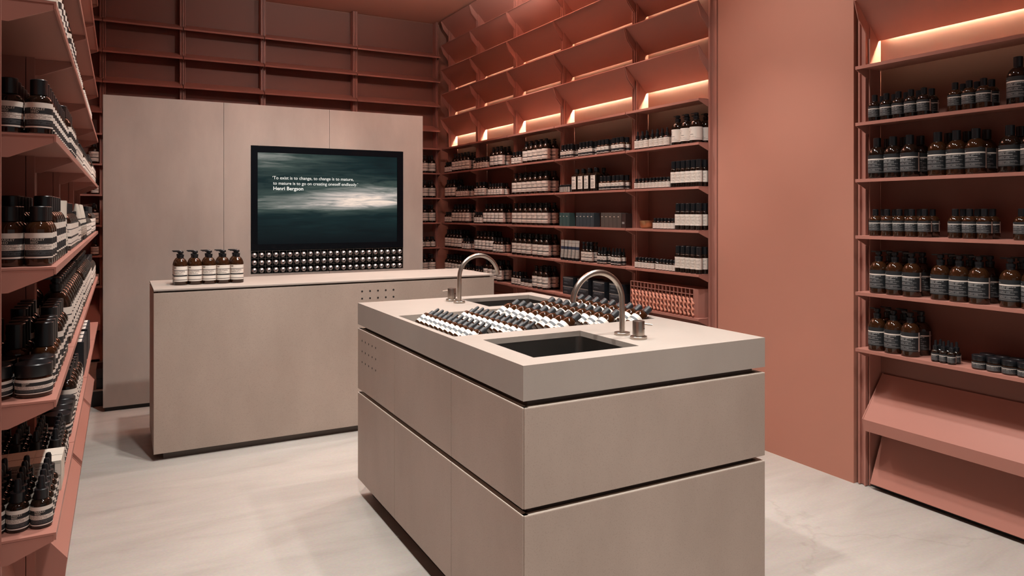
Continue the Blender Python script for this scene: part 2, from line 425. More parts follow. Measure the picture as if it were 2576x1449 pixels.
def bay(loc, rot, w, label, flat, group, tilted=(), forward=(), lower='panels', end0=0.0, end1=0.0, leds=(), ledmats=None, pw=0.03, py=0.082):
    """one shelving bay; local x along the wall, y from front (0) to back"""
    root = empty('shelving_bay', loc, (0, 0, R(rot)))
    tag(root, label, 'shelf', group)
    t0 = CEIL - 0.01
    obj('back_panel', boxmesh('back_panel', (-end0, w + end1, DEP, DEP + 0.012, 0.004, t0), 'terracotta_back_shaded'), root)
    sp = boxmesh('side_panel', (0, 0.008, py + 0.022, DEP, 0.004, t0), 'terracotta_metal')
    obj('side_panel', sp, root, (pw - 0.006 if not end0 else 0.002, 0, 0)); obj('side_panel', sp, root, (w - pw - 0.002 if not end1 else w - 0.010, 0, 0))
    pm = post_mesh(pw)
    obj('post', post_mesh(end0) if end0 else pm, root, (-end0 if end0 else 0.0, py, 0))
    obj('post', post_mesh(end1) if end1 else pm, root, (w if end1 else w - pw, py, 0))
    for z in flat: add_shelf(root, w, z)
    for z in tilted: add_shelf(root, w, z, -48, 0.262, name='tilted_shelf')
    for z in forward: add_shelf(root, w, z - 0.08, 23, 0.185, name='tilted_shelf')
    for i, z in enumerate(leds):
        mt = (ledmats or ['led_warm'])[min(i, len(ledmats or [1]) - 1)]
        obj('led_strip', boxmesh('led_strip', (pw + 0.02, w - pw - 0.02, DEP - 0.006, DEP - 0.001, z, z + 0.008), mt), root)
        obj('led_light_shield', MB().box(pw + 0.016, w - pw - 0.016, DEP - 0.010, DEP - 0.0075, z - 0.004, z + 0.012).box(pw + 0.016, w - pw - 0.016, DEP - 0.010, DEP, z + 0.010, z + 0.0125).mesh('led_light_shield', 'terracotta_metal'), root)  # unseen shield, added to keep strip light off the plates above
    if lower == 'panels':
        p1 = MB().prism([(0.02, 0.36), (0.025, 0.303), (0.03, 0.303), (0.027, 0.357), (0.183, 0.565), (0.180, 0.571)], pw, w - pw, 'x').mesh('slanted_panel', 'terracotta_metal')
        a = obj('slanted_panel', p1, root)
        ck = MB().prism([(0.018, 0.362), (0.030, 0.303), (0.183, 0.303), (0.183, 0.575)], 0, 0.005, 'x').mesh('cheek', 'terracotta_metal')
        obj('cheek', ck, a, (pw - 0.005, 0, 0)); obj('cheek', ck, a, (w - pw, 0, 0))
        p2 = MB().prism([(0.075, 0.028), (0.080, 0.024), (0.180, 0.255), (0.175, 0.262)], pw, w - pw, 'x').mesh('slanted_panel', 'terracotta_metal')
        obj('slanted_panel', p2, root)
    elif lower == 'steep':
        p2 = MB().prism([(0.085, 0.028), (0.090, 0.024), (0.180, 0.555), (0.175, 0.560)], pw, w - pw, 'x').mesh('slanted_panel', 'terracotta_metal')
        obj('slanted_panel', p2, root)
    obj('kick_plate', boxmesh('kick_plate', (0, w, 0.115, 0.125, 0.0, 0.03), 'black_gap'), root)
    return root

XR = 3.26   # front of the right shelving
GR = 'terracotta shelving bays along the right wall'
lm = ['led_warm', 'led_soft']
tl = [z - 0.168 for z in TILT]
right_bays = [  # y of far end, width, label
    (7.690, 0.765, 'terracotta shelving bay in the far right corner, tilted shelves above'),
    (6.920, 0.830, 'terracotta shelving bay second from the far right corner'),
    (6.085, 0.845, 'terracotta shelving bay in the middle of the right wall'),
    (5.235, 0.985, 'wide terracotta shelving bay with teal cartons, second from the plain pink wall'),
    (4.245, 0.760, 'terracotta shelving bay next to the plain pink wall, holding the brass bowl')]
for i, (y0, w, lab) in enumerate(right_bays):
    bay((XR, y0, 0), -90, w, lab, LV[:6], GR, tilted=TILT, leds=tl, ledmats=lm, end1=0.075 if i == 4 else 0.0, pw=0.024)
bay((XR, 2.366, 0), -90, 1.15, 'terracotta shelving bay at the right edge of view, slanted panels below', LV[:6], GR,
    tilted=TILT, leds=tl[:2], ledmats=lm, end0=0.042)

GB = 'terracotta shelving bays along the back wall'
for x0, w, lab in ((-0.445, 0.30, 'narrow dark shelving bay glimpsed left of the concrete partition'),
                   (-0.14, 0.68, 'leftmost empty-topped shelving bay above the concrete partition'),
                   (0.545, 0.755, 'second back wall shelving bay from the left above the partition'),
                   (1.305, 0.965, 'third back wall shelving bay from the left above the partition'),
                   (2.275, 0.975, 'back wall shelving bay at the right end, partly stocked beside partition')):
    bay((x0, 7.69, 0), 0, w, lab, LV[:6], GB, forward=LV[6:10], pw=0.021)

XL = -0.12  # front of the left shelving
GL = 'terracotta shelving bays along the left wall'
for y0, w, lab, lo, e0 in ((1.82, 0.69, 'nearest left shelving bay, holding bottles lettered in capitals', 'steep', 0.036),
                           (2.512, 0.952, 'second left shelving bay from the camera', 'panels', 0),
                           (3.467, 1.003, 'third left shelving bay, with black cartons on its bottom shelf', 'panels', 0),
                           (4.473, 0.72, 'farthest left shelving bay, ending before the concrete partition', 'panels', 0)):
    bay((XL, y0, 0), 90, w, lab, LV[:10], GL, lower=lo, end0=e0, py=0.096)

# ------------------------------------------------------------------ island
IX0, IX1, IY0, IY1, IZ = 1.038, 2.035, 1.838, 3.510, 0.95
def holed(mb, x0, x1, y0, y1, z0, z1, holes):
    xs = sorted({x0, x1, *[h[0] for h in holes], *[h[1] for h in holes]}); ys = sorted({y0, y1, *[h[2] for h in holes], *[h[3] for h in holes]})
    solid = lambda i, j: 0 <= i < len(xs) - 1 and 0 <= j < len(ys) - 1 and not any(h[0] <= xs[i] < h[1] and h[2] <= ys[j] < h[3] for h in holes)
    for i in range(len(xs) - 1):
        for j in range(len(ys) - 1):
            if not solid(i, j): continue
            a, b, c, d = xs[i], xs[i + 1], ys[j], ys[j + 1]
            mb.quad((a, c, z1), (b, c, z1), (b, d, z1), (a, d, z1)); mb.quad((a, d, z0), (b, d, z0), (b, c, z0), (a, c, z0))
            if not solid(i - 1, j): mb.quad((a, d, z0), (a, c, z0), (a, c, z1), (a, d, z1))
            if not solid(i + 1, j): mb.quad((b, c, z0), (b, d, z0), (b, d, z1), (b, c, z1))
            if not solid(i, j - 1): mb.quad((a, c, z0), (b, c, z0), (b, c, z1), (a, c, z1))
            if not solid(i, j + 1): mb.quad((b, d, z0), (a, d, z0), (a, d, z1), (b, d, z1))
SINK_N = (1.125, 1.537, 1.927, 2.282); SINK_F = (1.549, 1.955, 3.073, 3.405); TRAY = (1.062, 1.990, 2.390, 2.985)
isl = empty('island_unit', ((IX0 + IX1) / 2, (IY0 + IY1) / 2, 0))
tag(isl, 'stone-clad island unit with two sinks and tester tray in the middle of the shop', 'island')
off = (-isl.location[0], -isl.location[1], 0)
def ipart(name, me, b=0.0015, parent=isl):
    o = obj(name, me, parent, off if parent is isl else None)
    if b: bevel(o, b)
    return o
m = MB(); holed(m, IX0, IX1, IY0, IY1, IZ - 0.02, IZ, [SINK_N, SINK_F, TRAY])
t = 0.03; za, zb = IZ - 0.105, IZ - 0.02
m.box(IX0, IX1, IY0, IY0 + t, za, zb); m.box(IX0, IX1, IY1 - t, IY1, za, zb)
m.box(IX0, IX0 + 0.02, IY0 + t, IY1 - t, za, zb); m.box(IX1 - t, IX1, IY0 + t, IY1 - t, za, zb)
ipart('worktop', m.mesh('worktop', 'worktop_stone'), 0)
# tester tray: floor, walls, sawtooth ledges
m = MB(); x0, x1, y0, y1 = TRAY
m.box(x0, x1, y0, y1, 0.860, 0.868)
for q in ((x0 - .004, x0, y0, y1), (x1, x1 + .004, y0, y1), (x0, x1, y0 - .004, y0), (x0, x1, y1, y1 + .004)): m.box(*q, 0.860, 0.930)
tray = ipart('tester_tray', m.mesh('tester_tray', 'worktop_stone'), 0)
TA = R(34); DX, DZ = math.cos(TA), math.sin(TA)
rows = [  # tip x, tip z, bottle length, radius, count, y of farthest, pitch, kind
    (1.238, 0.975, 0.118, 0.0245, 11, 2.946, 0.0507, 'tester_dropper'),
    (1.433, 0.972, 0.118, 0.0245, 11, 2.946, 0.0507, 'tester_dropper'),
    (1.637, 0.984, 0.128, 0.0305, 9, 2.944, 0.0632, 'tester_cap'),
    (1.831, 0.984, 0.128, 0.0305, 9, 2.944, 0.0632, 'tester_cap'),
    (2.005, 0.990, 0.132, 0.0305, 9, 2.944, 0.0632, 'tester_cap')]
for (tx, tz, ln, r, n, yy, p, k) in rows:
    bx, bz = tx - ln * DX, tz - ln * DZ
    lx, lz = bx + r * DZ, bz - r * DX           # underside of the bottle at its base
    s = 0.085
    ux, uz = -DZ * 0.014, DX * 0.014
    mm = MB().prism([(lx - 0.004, 0.868), (lx - 0.004 + ux, lz + uz), (lx - 0.001 + ux, lz + uz), (lx, lz - 0.0005), (lx + s * DX, lz + s * DZ - 0.0005), (lx + s * DX, 0.868)], y0 + 0.004, y1 - 0.004, 'y')
    obj('ledge', mm.mesh('ledge', 'worktop_stone'), tray)
# drawer fronts and panels
zr = [(0.527, 0.823), (0.080, 0.506)]
cols = [(IY0, 2.362), (2.362, 2.967), (2.967, IY1)]
th = 0.02
for (z0, z1) in zr:
    for (a, b) in cols:
        a2 = a + (0.004 if a == IY0 else 0.0015); b2 = b - 0.0015
        dr = ipart('drawer_front', boxmesh('drawer_front', (IX0, IX0 + th, a2, b2, z0, z1), 'panel_stone'))
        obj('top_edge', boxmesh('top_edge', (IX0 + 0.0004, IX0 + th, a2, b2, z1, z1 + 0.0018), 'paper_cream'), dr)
        if a > 2.9 and z0 > 0.5:
            hd = MB().lathe([(0, 0), (0.0048, 0), (0.0048, 0.003), (0, 0.003)], 12).mesh('vent_hole', 'black_gap')
            for i in range(5):
                for j in range(3):
                    obj('vent_hole', hd, dr, (IX0 + 0.0024, 3.437 - 0.053 * i, 0.773 - 0.052 * j), (0, R(-90), 0))
    for nm, q in (('end_panel', (IX0 + 0.004, IX1, IY0, IY0 + th, z0, z1)), ('end_panel', (IX0 + 0.004, IX1, IY1 - th, IY1, z0, z1)), ('side_panel', (IX1 - th, IX1, IY0 + th + .001, IY1 - th - .001, z0, z1))):
        pn = ipart(nm, boxmesh(nm, q, 'panel_stone'))
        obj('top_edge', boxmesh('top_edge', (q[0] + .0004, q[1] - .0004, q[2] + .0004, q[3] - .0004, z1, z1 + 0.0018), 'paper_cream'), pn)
ipart('core', MB().box(IX0 + 0.032, IX1 - 0.032, IY0 + 0.032, IY1 - 0.032, 0.078, 0.70).box(IX0 + 0.032, IX1 - 0.032, IY0 + 0.032, IY0 + 0.06, 0.70, 0.85)
      .box(IX0 + 0.032, IX1 - 0.032, IY1 - 0.06, IY1 - 0.032, 0.70, 0.85).box(IX0 + 0.032, IX0 + 0.05, IY0 + 0.06, IY1 - 0.06, 0.70, 0.845)
      .box(IX1 - 0.05, IX1 - 0.032, IY0 + 0.06, IY1 - 0.06, 0.70, 0.85).mesh('core', 'plinth_dark'), 0)
ipart('plinth', boxmesh('plinth', (IX0 + 0.06, IX1 - 0.06, IY0 + 0.05, IY1 - 0.05, 0.0, 0.08), 'black_gap'), 0)
def rrect(x0, x1, y0, y1, r, n=5):
    out = []
    for cx, cy, a0 in ((x1 - r, y1 - r, 0), (x0 + r, y1 - r, 90), (x0 + r, y0 + r, 180), (x1 - r, y0 + r, 270)):
        out += [(cx + r * math.cos(R(a0 + 90 * i / n)), cy + r * math.sin(R(a0 + 90 * i / n))) for i in range(n + 1)]
    return out
def sink(x0, x1, y0, y1):
    m = MB(); ring = rrect(x0 - 0.002, x1 + 0.002, y0 - 0.002, y1 + 0.002, 0.025); low = rrect(x0 + 0.004, x1 - 0.004, y0 + 0.004, y1 - 0.004, 0.03); k = len(ring)
    zt, zl = IZ - 0.0202, IZ - 0.19
    outer = rrect(x0 - 0.012, x1 + 0.012, y0 - 0.012, y1 + 0.012, 0.01)
    m.v = [(x, y, zt) for x, y in outer] + [(x, y, zt) for x, y in ring] + [(x, y, zl) for x, y in low]
    for i in range(k):
        j = (i + 1) % k
        m.f.append((i, j, k + j, k + i)); m.f.append((k + i, k + j, 2 * k + j, 2 * k + i)); m.m += [0, 0]; m.sm += [False, True]
    m.f.append(tuple(range(2 * k, 3 * k))); m.m.append(0); m.sm.append(False)
    b = ipart('sink_basin', m.mesh('sink_basin', 'steel_dark'), 0)
    dr = MB().lathe([(0.045, 0.0), (0.045, 0.003), (0.03, 0.004), (0.028, 0.001), (0, 0.001)], 24).mesh('drain', 'steel')
    obj('drain', dr, b, ((x0 + x1) / 2, (y0 + y1) / 2, zl + 0.0005))
sink(*SINK_N); sink(*SINK_F)

# taps
def tap(x, y, sx, label, hy, hlabel):
    t = empty('swan_neck_tap', (x, y, IZ)); tag(t, label, 'tap', 'brushed steel taps on the island')
    obj('base_ring', MB().lathe([(0, 0), (0.028, 0), (0.029, 0.001), (0.029, 0.009), (0.028, 0.010), (0.0, 0.010)], 32).mesh('base_ring', 'steel'), t)
    rad = 0.108
    path = [(0, 0, 0.010), (0, 0, 0.05), (0, 0, 0.125)] + [(sx * (rad - rad * math.cos(R(a))), 0, 0.125 + rad * math.sin(R(a))) for a in range(8, 181, 8)]
    obj('spout', MB().tube(path, 0.0105, 20).mesh('spout', 'steel'), t)
    tip = path[-1]
    obj('aerator', MB().lathe([(0, -0.001), (0.007, -0.001), (0.007, 0.001), (0, 0.001)], 16).mesh('aerator', 'black_gap'), t, (tip[0], tip[1], tip[2] - 0.0005))
    h = empty('tap_handle', (x, hy, IZ)); tag(h, hlabel, 'tap handle', 'steel tap handles on the island')
    obj('base_ring', MB().lathe([(0, 0), (0.029, 0), (0.030, 0.001), (0.030, 0.009), (0.029, 0.010), (0, 0.010)], 32).mesh('base_ring', 'steel'), h)
    obj('knob', MB().lathe([(0.018, 0.010), (0.018, 0.014), (0.0215, 0.015), (0.0215, 0.062), (0.0205, 0.064), (0, 0.064)], 32).mesh('knob', 'steel'), h)
    dx, dy = (0.80, -0.60) if sx < 0 else (-0.9, 0.3)
    obj('lever', MB().tube([(0.015 * dx, 0.015 * dy, 0.053), (0.048 * dx, 0.048 * dy, 0.050)], 0.0035, 12).mesh('lever', 'steel'), h)
    obj('screw_hole', MB().lathe([(0, 0), (0.0028, 0), (0.0028, 0.001), (0, 0.001)], 12).mesh('screw_hole', 'black_gap'), h, (0.0213 * 0.45, -0.0213 * 0.893, 0.038), (R(90), 0, R(27)))
tap(1.621, 2.132, -1, 'tall brushed steel swan-neck tap over the nearer island sink', 2.036, 'cylindrical steel tap handle in front of the nearer tap')
tap(1.480, 3.266, 1, 'brushed steel swan-neck tap over the farther island sink', 3.359, 'cylindrical steel tap handle beside the farther tap')

# ------------------------------------------------------------------ sales counter
CX0, CX1, CY0, CY1 = 0.166, 2.309, 4.507, 5.125
ct = empty('sales_counter', (CX0, CY0, 0)); tag(ct, 'long stone-clad sales counter in front of the screen partition', 'counter')
co = (-CX0, -CY0, 0)
bevel(obj('counter_top', boxmesh('counter_top', (CX0, CX1, CY0, CY1, 0.955, 0.965), 'worktop_stone'), ct, co), 0.001)
fp = bevel(obj('front_panel', boxmesh('front_panel', (CX0, CX1, CY0, CY0 + 0.02, 0.040, 0.945), 'panel_stone'), ct, co), 0.001)
bevel(obj('end_panel', boxmesh('end_panel', (CX0, CX0 + 0.02, CY0 + 0.021, CY1, 0.040, 0.945), 'panel_stone'), ct, co), 0.001)
bevel(obj('end_panel', boxmesh('end_panel', (CX1 - 0.02, CX1, CY0 + 0.021, CY1, 0.040, 0.945), 'panel_stone'), ct, co), 0.001)
obj('core', boxmesh('core', (CX0 + 0.022, CX1 - 0.022, CY0 + 0.022, CY1 - 0.01, 0.04, 0.955), 'plinth_dark'), ct, co)
obj('plinth', boxmesh('plinth', (CX0 + 0.05, CX1 - 0.05, CY0 + 0.035, CY1 - 0.03, 0.0, 0.04), 'plinth_dark'), ct, co)
hd = MB().lathe([(0, 0), (0.0062, 0), (0.0062, 0.003), (0, 0.003)], 14).mesh('vent_hole', 'black_gap')
for i in range(5):
    for j in range(2):
        obj('vent_hole', hd, fp, (1.361 + 0.0525 * i, CY0 + 0.0022, 0.8935 - 0.046 * j), (R(90), 0, 0))

# ------------------------------------------------------------------ partition with screen and tube rack
PX0, PX1, PY, PD = -0.104, 2.282, 5.795, 0.14
pt = empty('screen_partition', (PX0, PY, 0)); tag(pt, 'freestanding concrete-panelled partition wall holding the dark screen', 'partition')
po = (-PX0, -PY, 0)
g = 0.0012; Z0, Z1 = 0.030, 2.225; HX0, HX1, HZ0, HZ1 = 0.879, 2.106, 0.926, 1.913
def pp(*bs):
    m = MB()
    for b in bs: m.box(*b)
    obj('panel', m.mesh('panel', 'partition_stone'), pt, po)
pp((PX0, 0.686 - g, PY, PY + 0.02, Z0, Z1))
pp((0.686 + g, HX0, PY, PY + 0.02, Z0, Z1), (HX0, 1.481 - g, PY, PY + 0.02, Z0, HZ0), (HX0, 1.481 - g, PY, PY + 0.02, HZ1, Z1))
pp((1.481 + g, HX1, PY, PY + 0.02, Z0, HZ0), (1.481 + g, HX1, PY, PY + 0.02, HZ1, Z1), (HX1, PX1, PY, PY + 0.02, Z0, Z1))
m = MB(); m.box(PX0, HX0 - 0.01, PY + 0.021, PY + PD, Z0, Z1); m.box(HX1 + 0.01, PX1, PY + 0.021, PY + PD, Z0, Z1)
m.box(HX0 - 0.01, HX1 + 0.01, PY + 0.021, PY + PD, Z0, HZ0 - 0.005); m.box(HX0 - 0.01, HX1 + 0.01, PY + 0.021, PY + PD, HZ1 + 0.005, Z1); m.box(HX0 - 0.01, HX1 + 0.01, PY + 0.12, PY + PD, HZ0 - 0.005, HZ1 + 0.005)
obj('core', m.mesh('core', 'partition_stone'), pt, po)
obj('plinth', boxmesh('plinth', (PX0 + 0.01, PX1 - 0.01, PY + 0.015, PY + PD - 0.01, 0.0, Z0), 'black_gap'), pt, po)

tv = empty('display_screen', (0.88, PY, 1.104)); tag(tv, 'wide black-framed screen showing blurred sea surf and a white quotation', 'screen')
W_, H_ = 1.225, 0.806
m = MB(); b_ = 0.049
m.box(0.001, b_, -0.004, 0.03, 0.003, H_); m.box(W_ - b_ - 0.004, W_ - 0.001, -0.004, 0.03, 0.003, H_)
m.box(b_, W_ - b_ - 0.004, -0.004, 0.03, H_ - b_, H_); m.box(b_, W_ - b_ - 0.004, -0.004, 0.03, 0.003, b_)
obj('bezel', m.mesh('bezel', 'black_gloss'), tv)
m = MB(); n0 = len(m.v); m.quad((b_, 0.004, b_), (W_ - b_ - 0.004, 0.004, b_), (W_ - b_ - 0.004, 0.004, H_ - b_), (b_, 0.004, H_ - b_))
m.uv = {0: (0, 0), 1: (1, 0), 2: (1, 1), 3: (0, 1)}
m.box(b_, W_ - b_ - 0.004, 0.005, 0.028, b_, H_ - b_)
pic = obj('picture', m.mesh('picture', 'screen_picture'), tv)

def text_mesh(s, width=None, size=0.05, bold=0.0, mat='ink', bend=None, align='LEFT', thick=0.0004):
    cu = bpy.data.curves.new('text', 'FONT'); cu.body = s; cu.size = size; cu.align_x = align; cu.offset = bold; cu.extrude = thick; cu.resolution_u = 3; cu.space_line = 0.85
    o = bpy.data.objects.new('text', cu); C.objects.link(o)
    bpy.context.view_layer.update()
    me = bpy.data.meshes.new_from_object(o.evaluated_get(bpy.context.evaluated_depsgraph_get()))
    bpy.data.objects.remove(o); bpy.data.curves.remove(cu)
    xs = [v.co.x for v in me.vertices]
    k = width / (max(xs) - min(xs)) if width else 1.0
    for v in me.vertices:
        x, y, z = v.co.x * k, v.co.y * k, v.co.z
        if bend: a = x / bend; v.co = ((bend + z) * math.sin(a), -(bend + z) * math.cos(a), y)
        else: v.co = (x, -z, y)
    me.materials.clear(); me.materials.append(MAT[mat]); me.name = 'lettering'
    return me
for s, dx, dz, wd, bd in (('\u2018To exist is to change, to change is to mature,', 0.158, 0.553, 0.640, 0.0),
                          ('to mature is to go on creating oneself endlessly.\u2019', 0.164, 0.511, 0.672, 0.0),
                          ('Henri Bergson', 0.164, 0.469, 0.228, 0.0005)):
    obj('quotation_line', text_mesh(s, wd, 0.04, bd, 'screen_text'), pic, (dx, 0.002, dz))

rk = empty('tube_rack', (0.88, PY, 0.927)); tag(rk, 'dark compartment rack under the screen, filled with round steel tube ends', 'rack')
NC, NR, CW, CHH = 23, 3, 1.225 / 23, 0.175 / 3
m = MB(); m.box(0.0015, 1.2235, 0.10, 0.11, 0, 0.175)
obj('back_panel', m.mesh('back_panel', 'black_gap'), rk)
ds = boxmesh('divider', (-0.0012, 0.0012, 0.0, 0.10, 0, 0.175), 'steel_dark')
for i in range(NC + 1): obj('divider', ds, rk, (min(max(i * CW, 0.0028), 1.2222), 0.0, 0))
dh = boxmesh('shelf_strip', (0.0015, 1.2235, 0.0005, 0.10, -0.001, 0.001), 'steel_dark')
for j in range(NR + 1): obj('shelf_strip', dh, rk, (0, 0, min(max(j * CHH, 0.0012), 0.1738)))
ORD = ['first', 'second', 'third', 'fourth', 'fifth', 'sixth', 'seventh', 'eighth', 'ninth', 'tenth', 'eleventh', 'twelfth', 'thirteenth', 'fourteenth', 'fifteenth',
       'sixteenth', 'seventeenth', 'eighteenth', 'nineteenth', 'twentieth', 'twenty-first', 'twenty-second', 'twenty-third', 'twenty-fourth', 'twenty-fifth', 'twenty-sixth', 'twenty-seventh', 'twenty-eighth']
tr = 0.0225
tb = MB().lathe([(0, 0.0), (0.005, 0.0004), (0.010, 0.0024), (0.0145, 0.0056), (0.018, 0.0096), (0.0205, 0.0140), (0.022, 0.019), (tr, 0.023), (tr, 0.09), (0, 0.09)], 24).mesh('tube_body', 'steel_satin')
nb = MB().lathe([(0, -0.0015), (0.0050, -0.0015), (0.0055, 0.002), (0, 0.002)], 16).mesh('nozzle', 'black_gap')
for j in range(NR):
    for i in range(NC):
        e = empty('metal_tube', (0.88 + (i + 0.5) * CW, PY - 0.008, 0.927 + j * CHH + tr + 0.0022), (R(-90), 0, 0))
        tag(e, '%s from left of the round steel tube ends, %s row under the screen' % (ORD[i], ('bottom', 'middle', 'top')[j]), 'tube', 'steel tubes in the rack under the screen')
        obj('tube_body', tb, e); obj('nozzle', nb, e)

# ------------------------------------------------------------------ products: prototypes
def lab_mesh(r, z0, z1, mat, arc=230, seg=22, off=0.0006):
    m = MB(); a0 = R(-arc / 2); rr = r + off
    for i in range(seg + 1):
        a = a0 + R(arc) * i / seg
        for j, z in enumerate((z0, z1)):
            m.uv[len(m.v)] = (i / seg, j); m.v.append((rr * math.sin(a), -rr * math.cos(a), z))
    for i in range(seg):
        m.f.append((2 * i, 2 * i + 2, 2 * i + 3, 2 * i + 1)); m.m.append(0); m.sm.append(True)
    # closing rim so the sheet has thickness
    n = len(m.v)
    return m.mesh('label', mat)

PROTO = {}
def proto_bottle(kind, r, sh, nk, rn, cap, lab=None, glass='amber_dark', curve=0.5, text=None, seg=24):
    """r radius, sh shoulder start, nk neck height, rn neck radius; cap (type, radius, height)"""
    pts = [(0, 0), (r * 0.90, 0), (r * 0.97, 0.0015), (r, 0.005), (r, sh)]
    n = 6
    for i in range(1, n + 1):
        a = i / n * math.pi / 2
        rr = rn + (r - rn) * math.cos(a) ** (0.7 + curve); zz = sh + (nk - 0.004 - sh) * math.sin(a) ** (0.8 + curve)
        pts.append((rr, zz))
    pts += [(rn, nk), (0, nk)]
    parts = [('body', MB().lathe(pts, seg).mesh('body', glass), [])]
    ty, cr, chh = cap[:3]; cm = cap[3] if len(cap) > 3 else 'black_plastic'
    z = nk - 0.004
    if ty == 'flat':
        parts.append(('cap', MB().lathe([(0, z), (cr, z), (cr, z + chh - 0.0015), (cr - 0.0015, z + chh), (0, z + chh)], 20).mesh('cap', cm), []))
    elif ty == 'drop':
        c1 = chh * 0.42
        parts.append(('collar', MB().lathe([(0, z), (cr, z), (cr, z + c1 - 0.001), (cr * 0.85, z + c1), (0, z + c1)], 20).mesh('collar', cm), []))
        b0 = z + c1 - 0.0005; bh = chh - c1; br = cr * 0.58
        parts.append(('rubber_bulb', MB().lathe([(0, b0), (br, b0), (br, b0 + bh * 0.12), (br * 0.86, b0 + bh * 0.2), (br * 0.86, b0 + bh * 0.72), (br * 0.62, b0 + bh * 0.93), (0, b0 + bh)], 16).mesh('rubber_bulb', 'grey_rubber' if cm == 'grey_rubber' else 'black_plastic'), []))
    elif ty == 'pump':
        c1 = chh * 0.50
        noz = MB(); hz = z + chh - 0.006
        noz.prism([(0, -0.010), (0, 0.010), (-cr * 2.3, 0.0045), (-cr * 2.3, -0.0045)], hz, hz + 0.006, 'z')
        parts.append(('pump', MB().lathe([(0, z), (cr * 0.92, z), (cr * 0.92, z + c1 * 0.45), (cr, z + c1 * 0.5), (cr, z + c1), (cr * 0.5, z + c1 + 0.001), (cr * 0.5, z + chh * 0.66), (cr * 0.85, z + chh * 0.68), (cr * 0.85, z + chh - 0.003), (cr * 0.7, z + chh), (0, z + chh)], 20).mesh('pump', cm),
                      [('nozzle', noz.mesh('nozzle', cm))]))
    if lab:
        z0, z1, lmt, arc = lab
        subs = []
        if text == 'parsley':
            subs.append(('lettering', TEXT_P(r, z0, z1)))
        elif text == 'logo_dark':
            subs.append(('lettering', TEXT_L(r, z0, z1, 'paper_grey', 0.86)))
        elif text == 'logo':
            subs.append(('lettering', TEXT_L(r, z0, z1, 'ink', 0.885)))
        elif text == 'animal':
            subs.append(('lettering', TEXT_A(r, z0, z1))); subs.append(('dog_emblem', DOG(r, z0, z1)))
        parts.append(('label', lab_mesh(r, z0, z1, lmt, arc), subs))
    PROTO[kind] = parts
def shift(me, dx_ang=0.0, dz=0.0):
    c, s = math.cos(dx_ang), math.sin(dx_ang)
    for v in me.vertices:
        x, y, z = v.co; v.co = (x * c - y * s, x * s + y * c, z + dz)
    return me
def TEXT_P(r, z0, z1):
    h = z1 - z0
    me = text_mesh('PARSLEY\nSEED', min(r * 1.05, h * 0.49), 0.01, 0, 'paper_cream', bend=r + 0.0008, thick=0.0001)
    return shift(me, -0.78, z0 + h * 0.705)
def TEXT_L(r, z0, z1, mat, f):
    me = text_mesh('A\u0113sop', r * 0.42, 0.01, 0.0, mat, bend=r + 0.0008, thick=0.0001)
    return shift(me, -1.0, z0 + (z1 - z0) * f - 0.0015)
def TEXT_A(r, z0, z1):
    me = text_mesh('ANIMAL', r * 0.72, 0.01, 0, 'ink', bend=r + 0.0008, thick=0.0001)
    return shift(me, -0.30, z0 + (z1 - z0) * 0.40)
def DOG(r, z0, z1):
    # seated dog in profile, drawn as an outline printed on the label
    P = [(0, 0), (0.30, 0), (0.33, 0.05), (0.22, 0.08), (0.30, 0.30), (0.33, 0.55), (0.30, 0.70), (0.34, 0.80), (0.50, 0.84), (0.50, 0.90), (0.36, 0.97), (0.24, 1.0), (0.16, 0.93), (0.10, 0.70), (0.02, 0.45), (-0.08, 0.20), (-0.16, -0.14), (-0.12, -0.16), (-0.02, 0.02)]
    s = (z1 - z0) * 0.62; m = MB(); rr = r + 0.0008
    for (x, y) in P:
        a = (x * s) / rr - 0.62; m.v.append((rr * math.sin(a), -rr * math.cos(a), z0 + (z1 - z0) * 0.24 + y * s))
    from mathutils.geometry import tessellate_polygon
    for tri in tessellate_polygon([[Vector((x, y, 0)) for x, y in P]]):
        m.f.append(tuple(tri)); m.m.append(0); m.sm.append(False)
    return m.mesh('dog_emblem', 'ink')

def proto_jar(kind, r, hb, hl, lab, glass='amber', text=None):
    parts = [('body', MB().lathe([(0, 0), (r * 0.93, 0), (r, 0.004), (r, hb - 0.006), (r * 0.88, hb), (0, hb)], 28).mesh('body', glass), []),
             ('lid', MB().lathe([(0, hb - 0.001), (r * 1.0, hb - 0.001), (r * 1.02, hb + 0.001), (r * 1.02, hb + hl - 0.002), (r * 0.97, hb + hl), (0, hb + hl)], 28).mesh('lid', 'black_plastic'), [])]
    subs = [('lettering', TEXT_P(r, lab[0], lab[1]))] if text else []
    parts.append(('label', lab_mesh(r, *lab), subs))
    PROTO[kind] = parts

def proto_tube(kind, w, d, h, mat):
    """tube standing on its cap, flat crimped end up"""
    m = MB(); seg = 20; zc = 0.022
    for i in range(7):
        f = i / 6; z = zc + (h - zc) * f
        for k in range(seg):
            a = 2 * math.pi * k / seg
            rx = d + (w / 2 - d) * f; ry = d * (1 - f) + 0.0012
            m.uv[len(m.v)] = (0.5 + 0.5 * math.sin(a), f); m.v.append((rx * math.sin(a), -ry * math.cos(a), z))
    for i in range(6):
        for k in range(seg):
            j = (k + 1) % seg
            m.f.append((i * seg + k, i * seg + j, (i + 1) * seg + j, (i + 1) * seg + k)); m.m.append(0); m.sm.append(True)
    m.f.append(tuple(6 * seg + k for k in range(seg))); m.m.append(0); m.sm.append(False)
    m.f.append(tuple(reversed(range(seg)))); m.m.append(0); m.sm.append(False)
    PROTO[kind] = [('body', m.mesh('body', mat), []),
                   ('cap', MB().lathe([(0, 0), (d * 0.9, 0), (d * 0.95, 0.001), (d * 0.95, zc), (0, zc)], 20).mesh('cap', 'black_plastic'), [])]
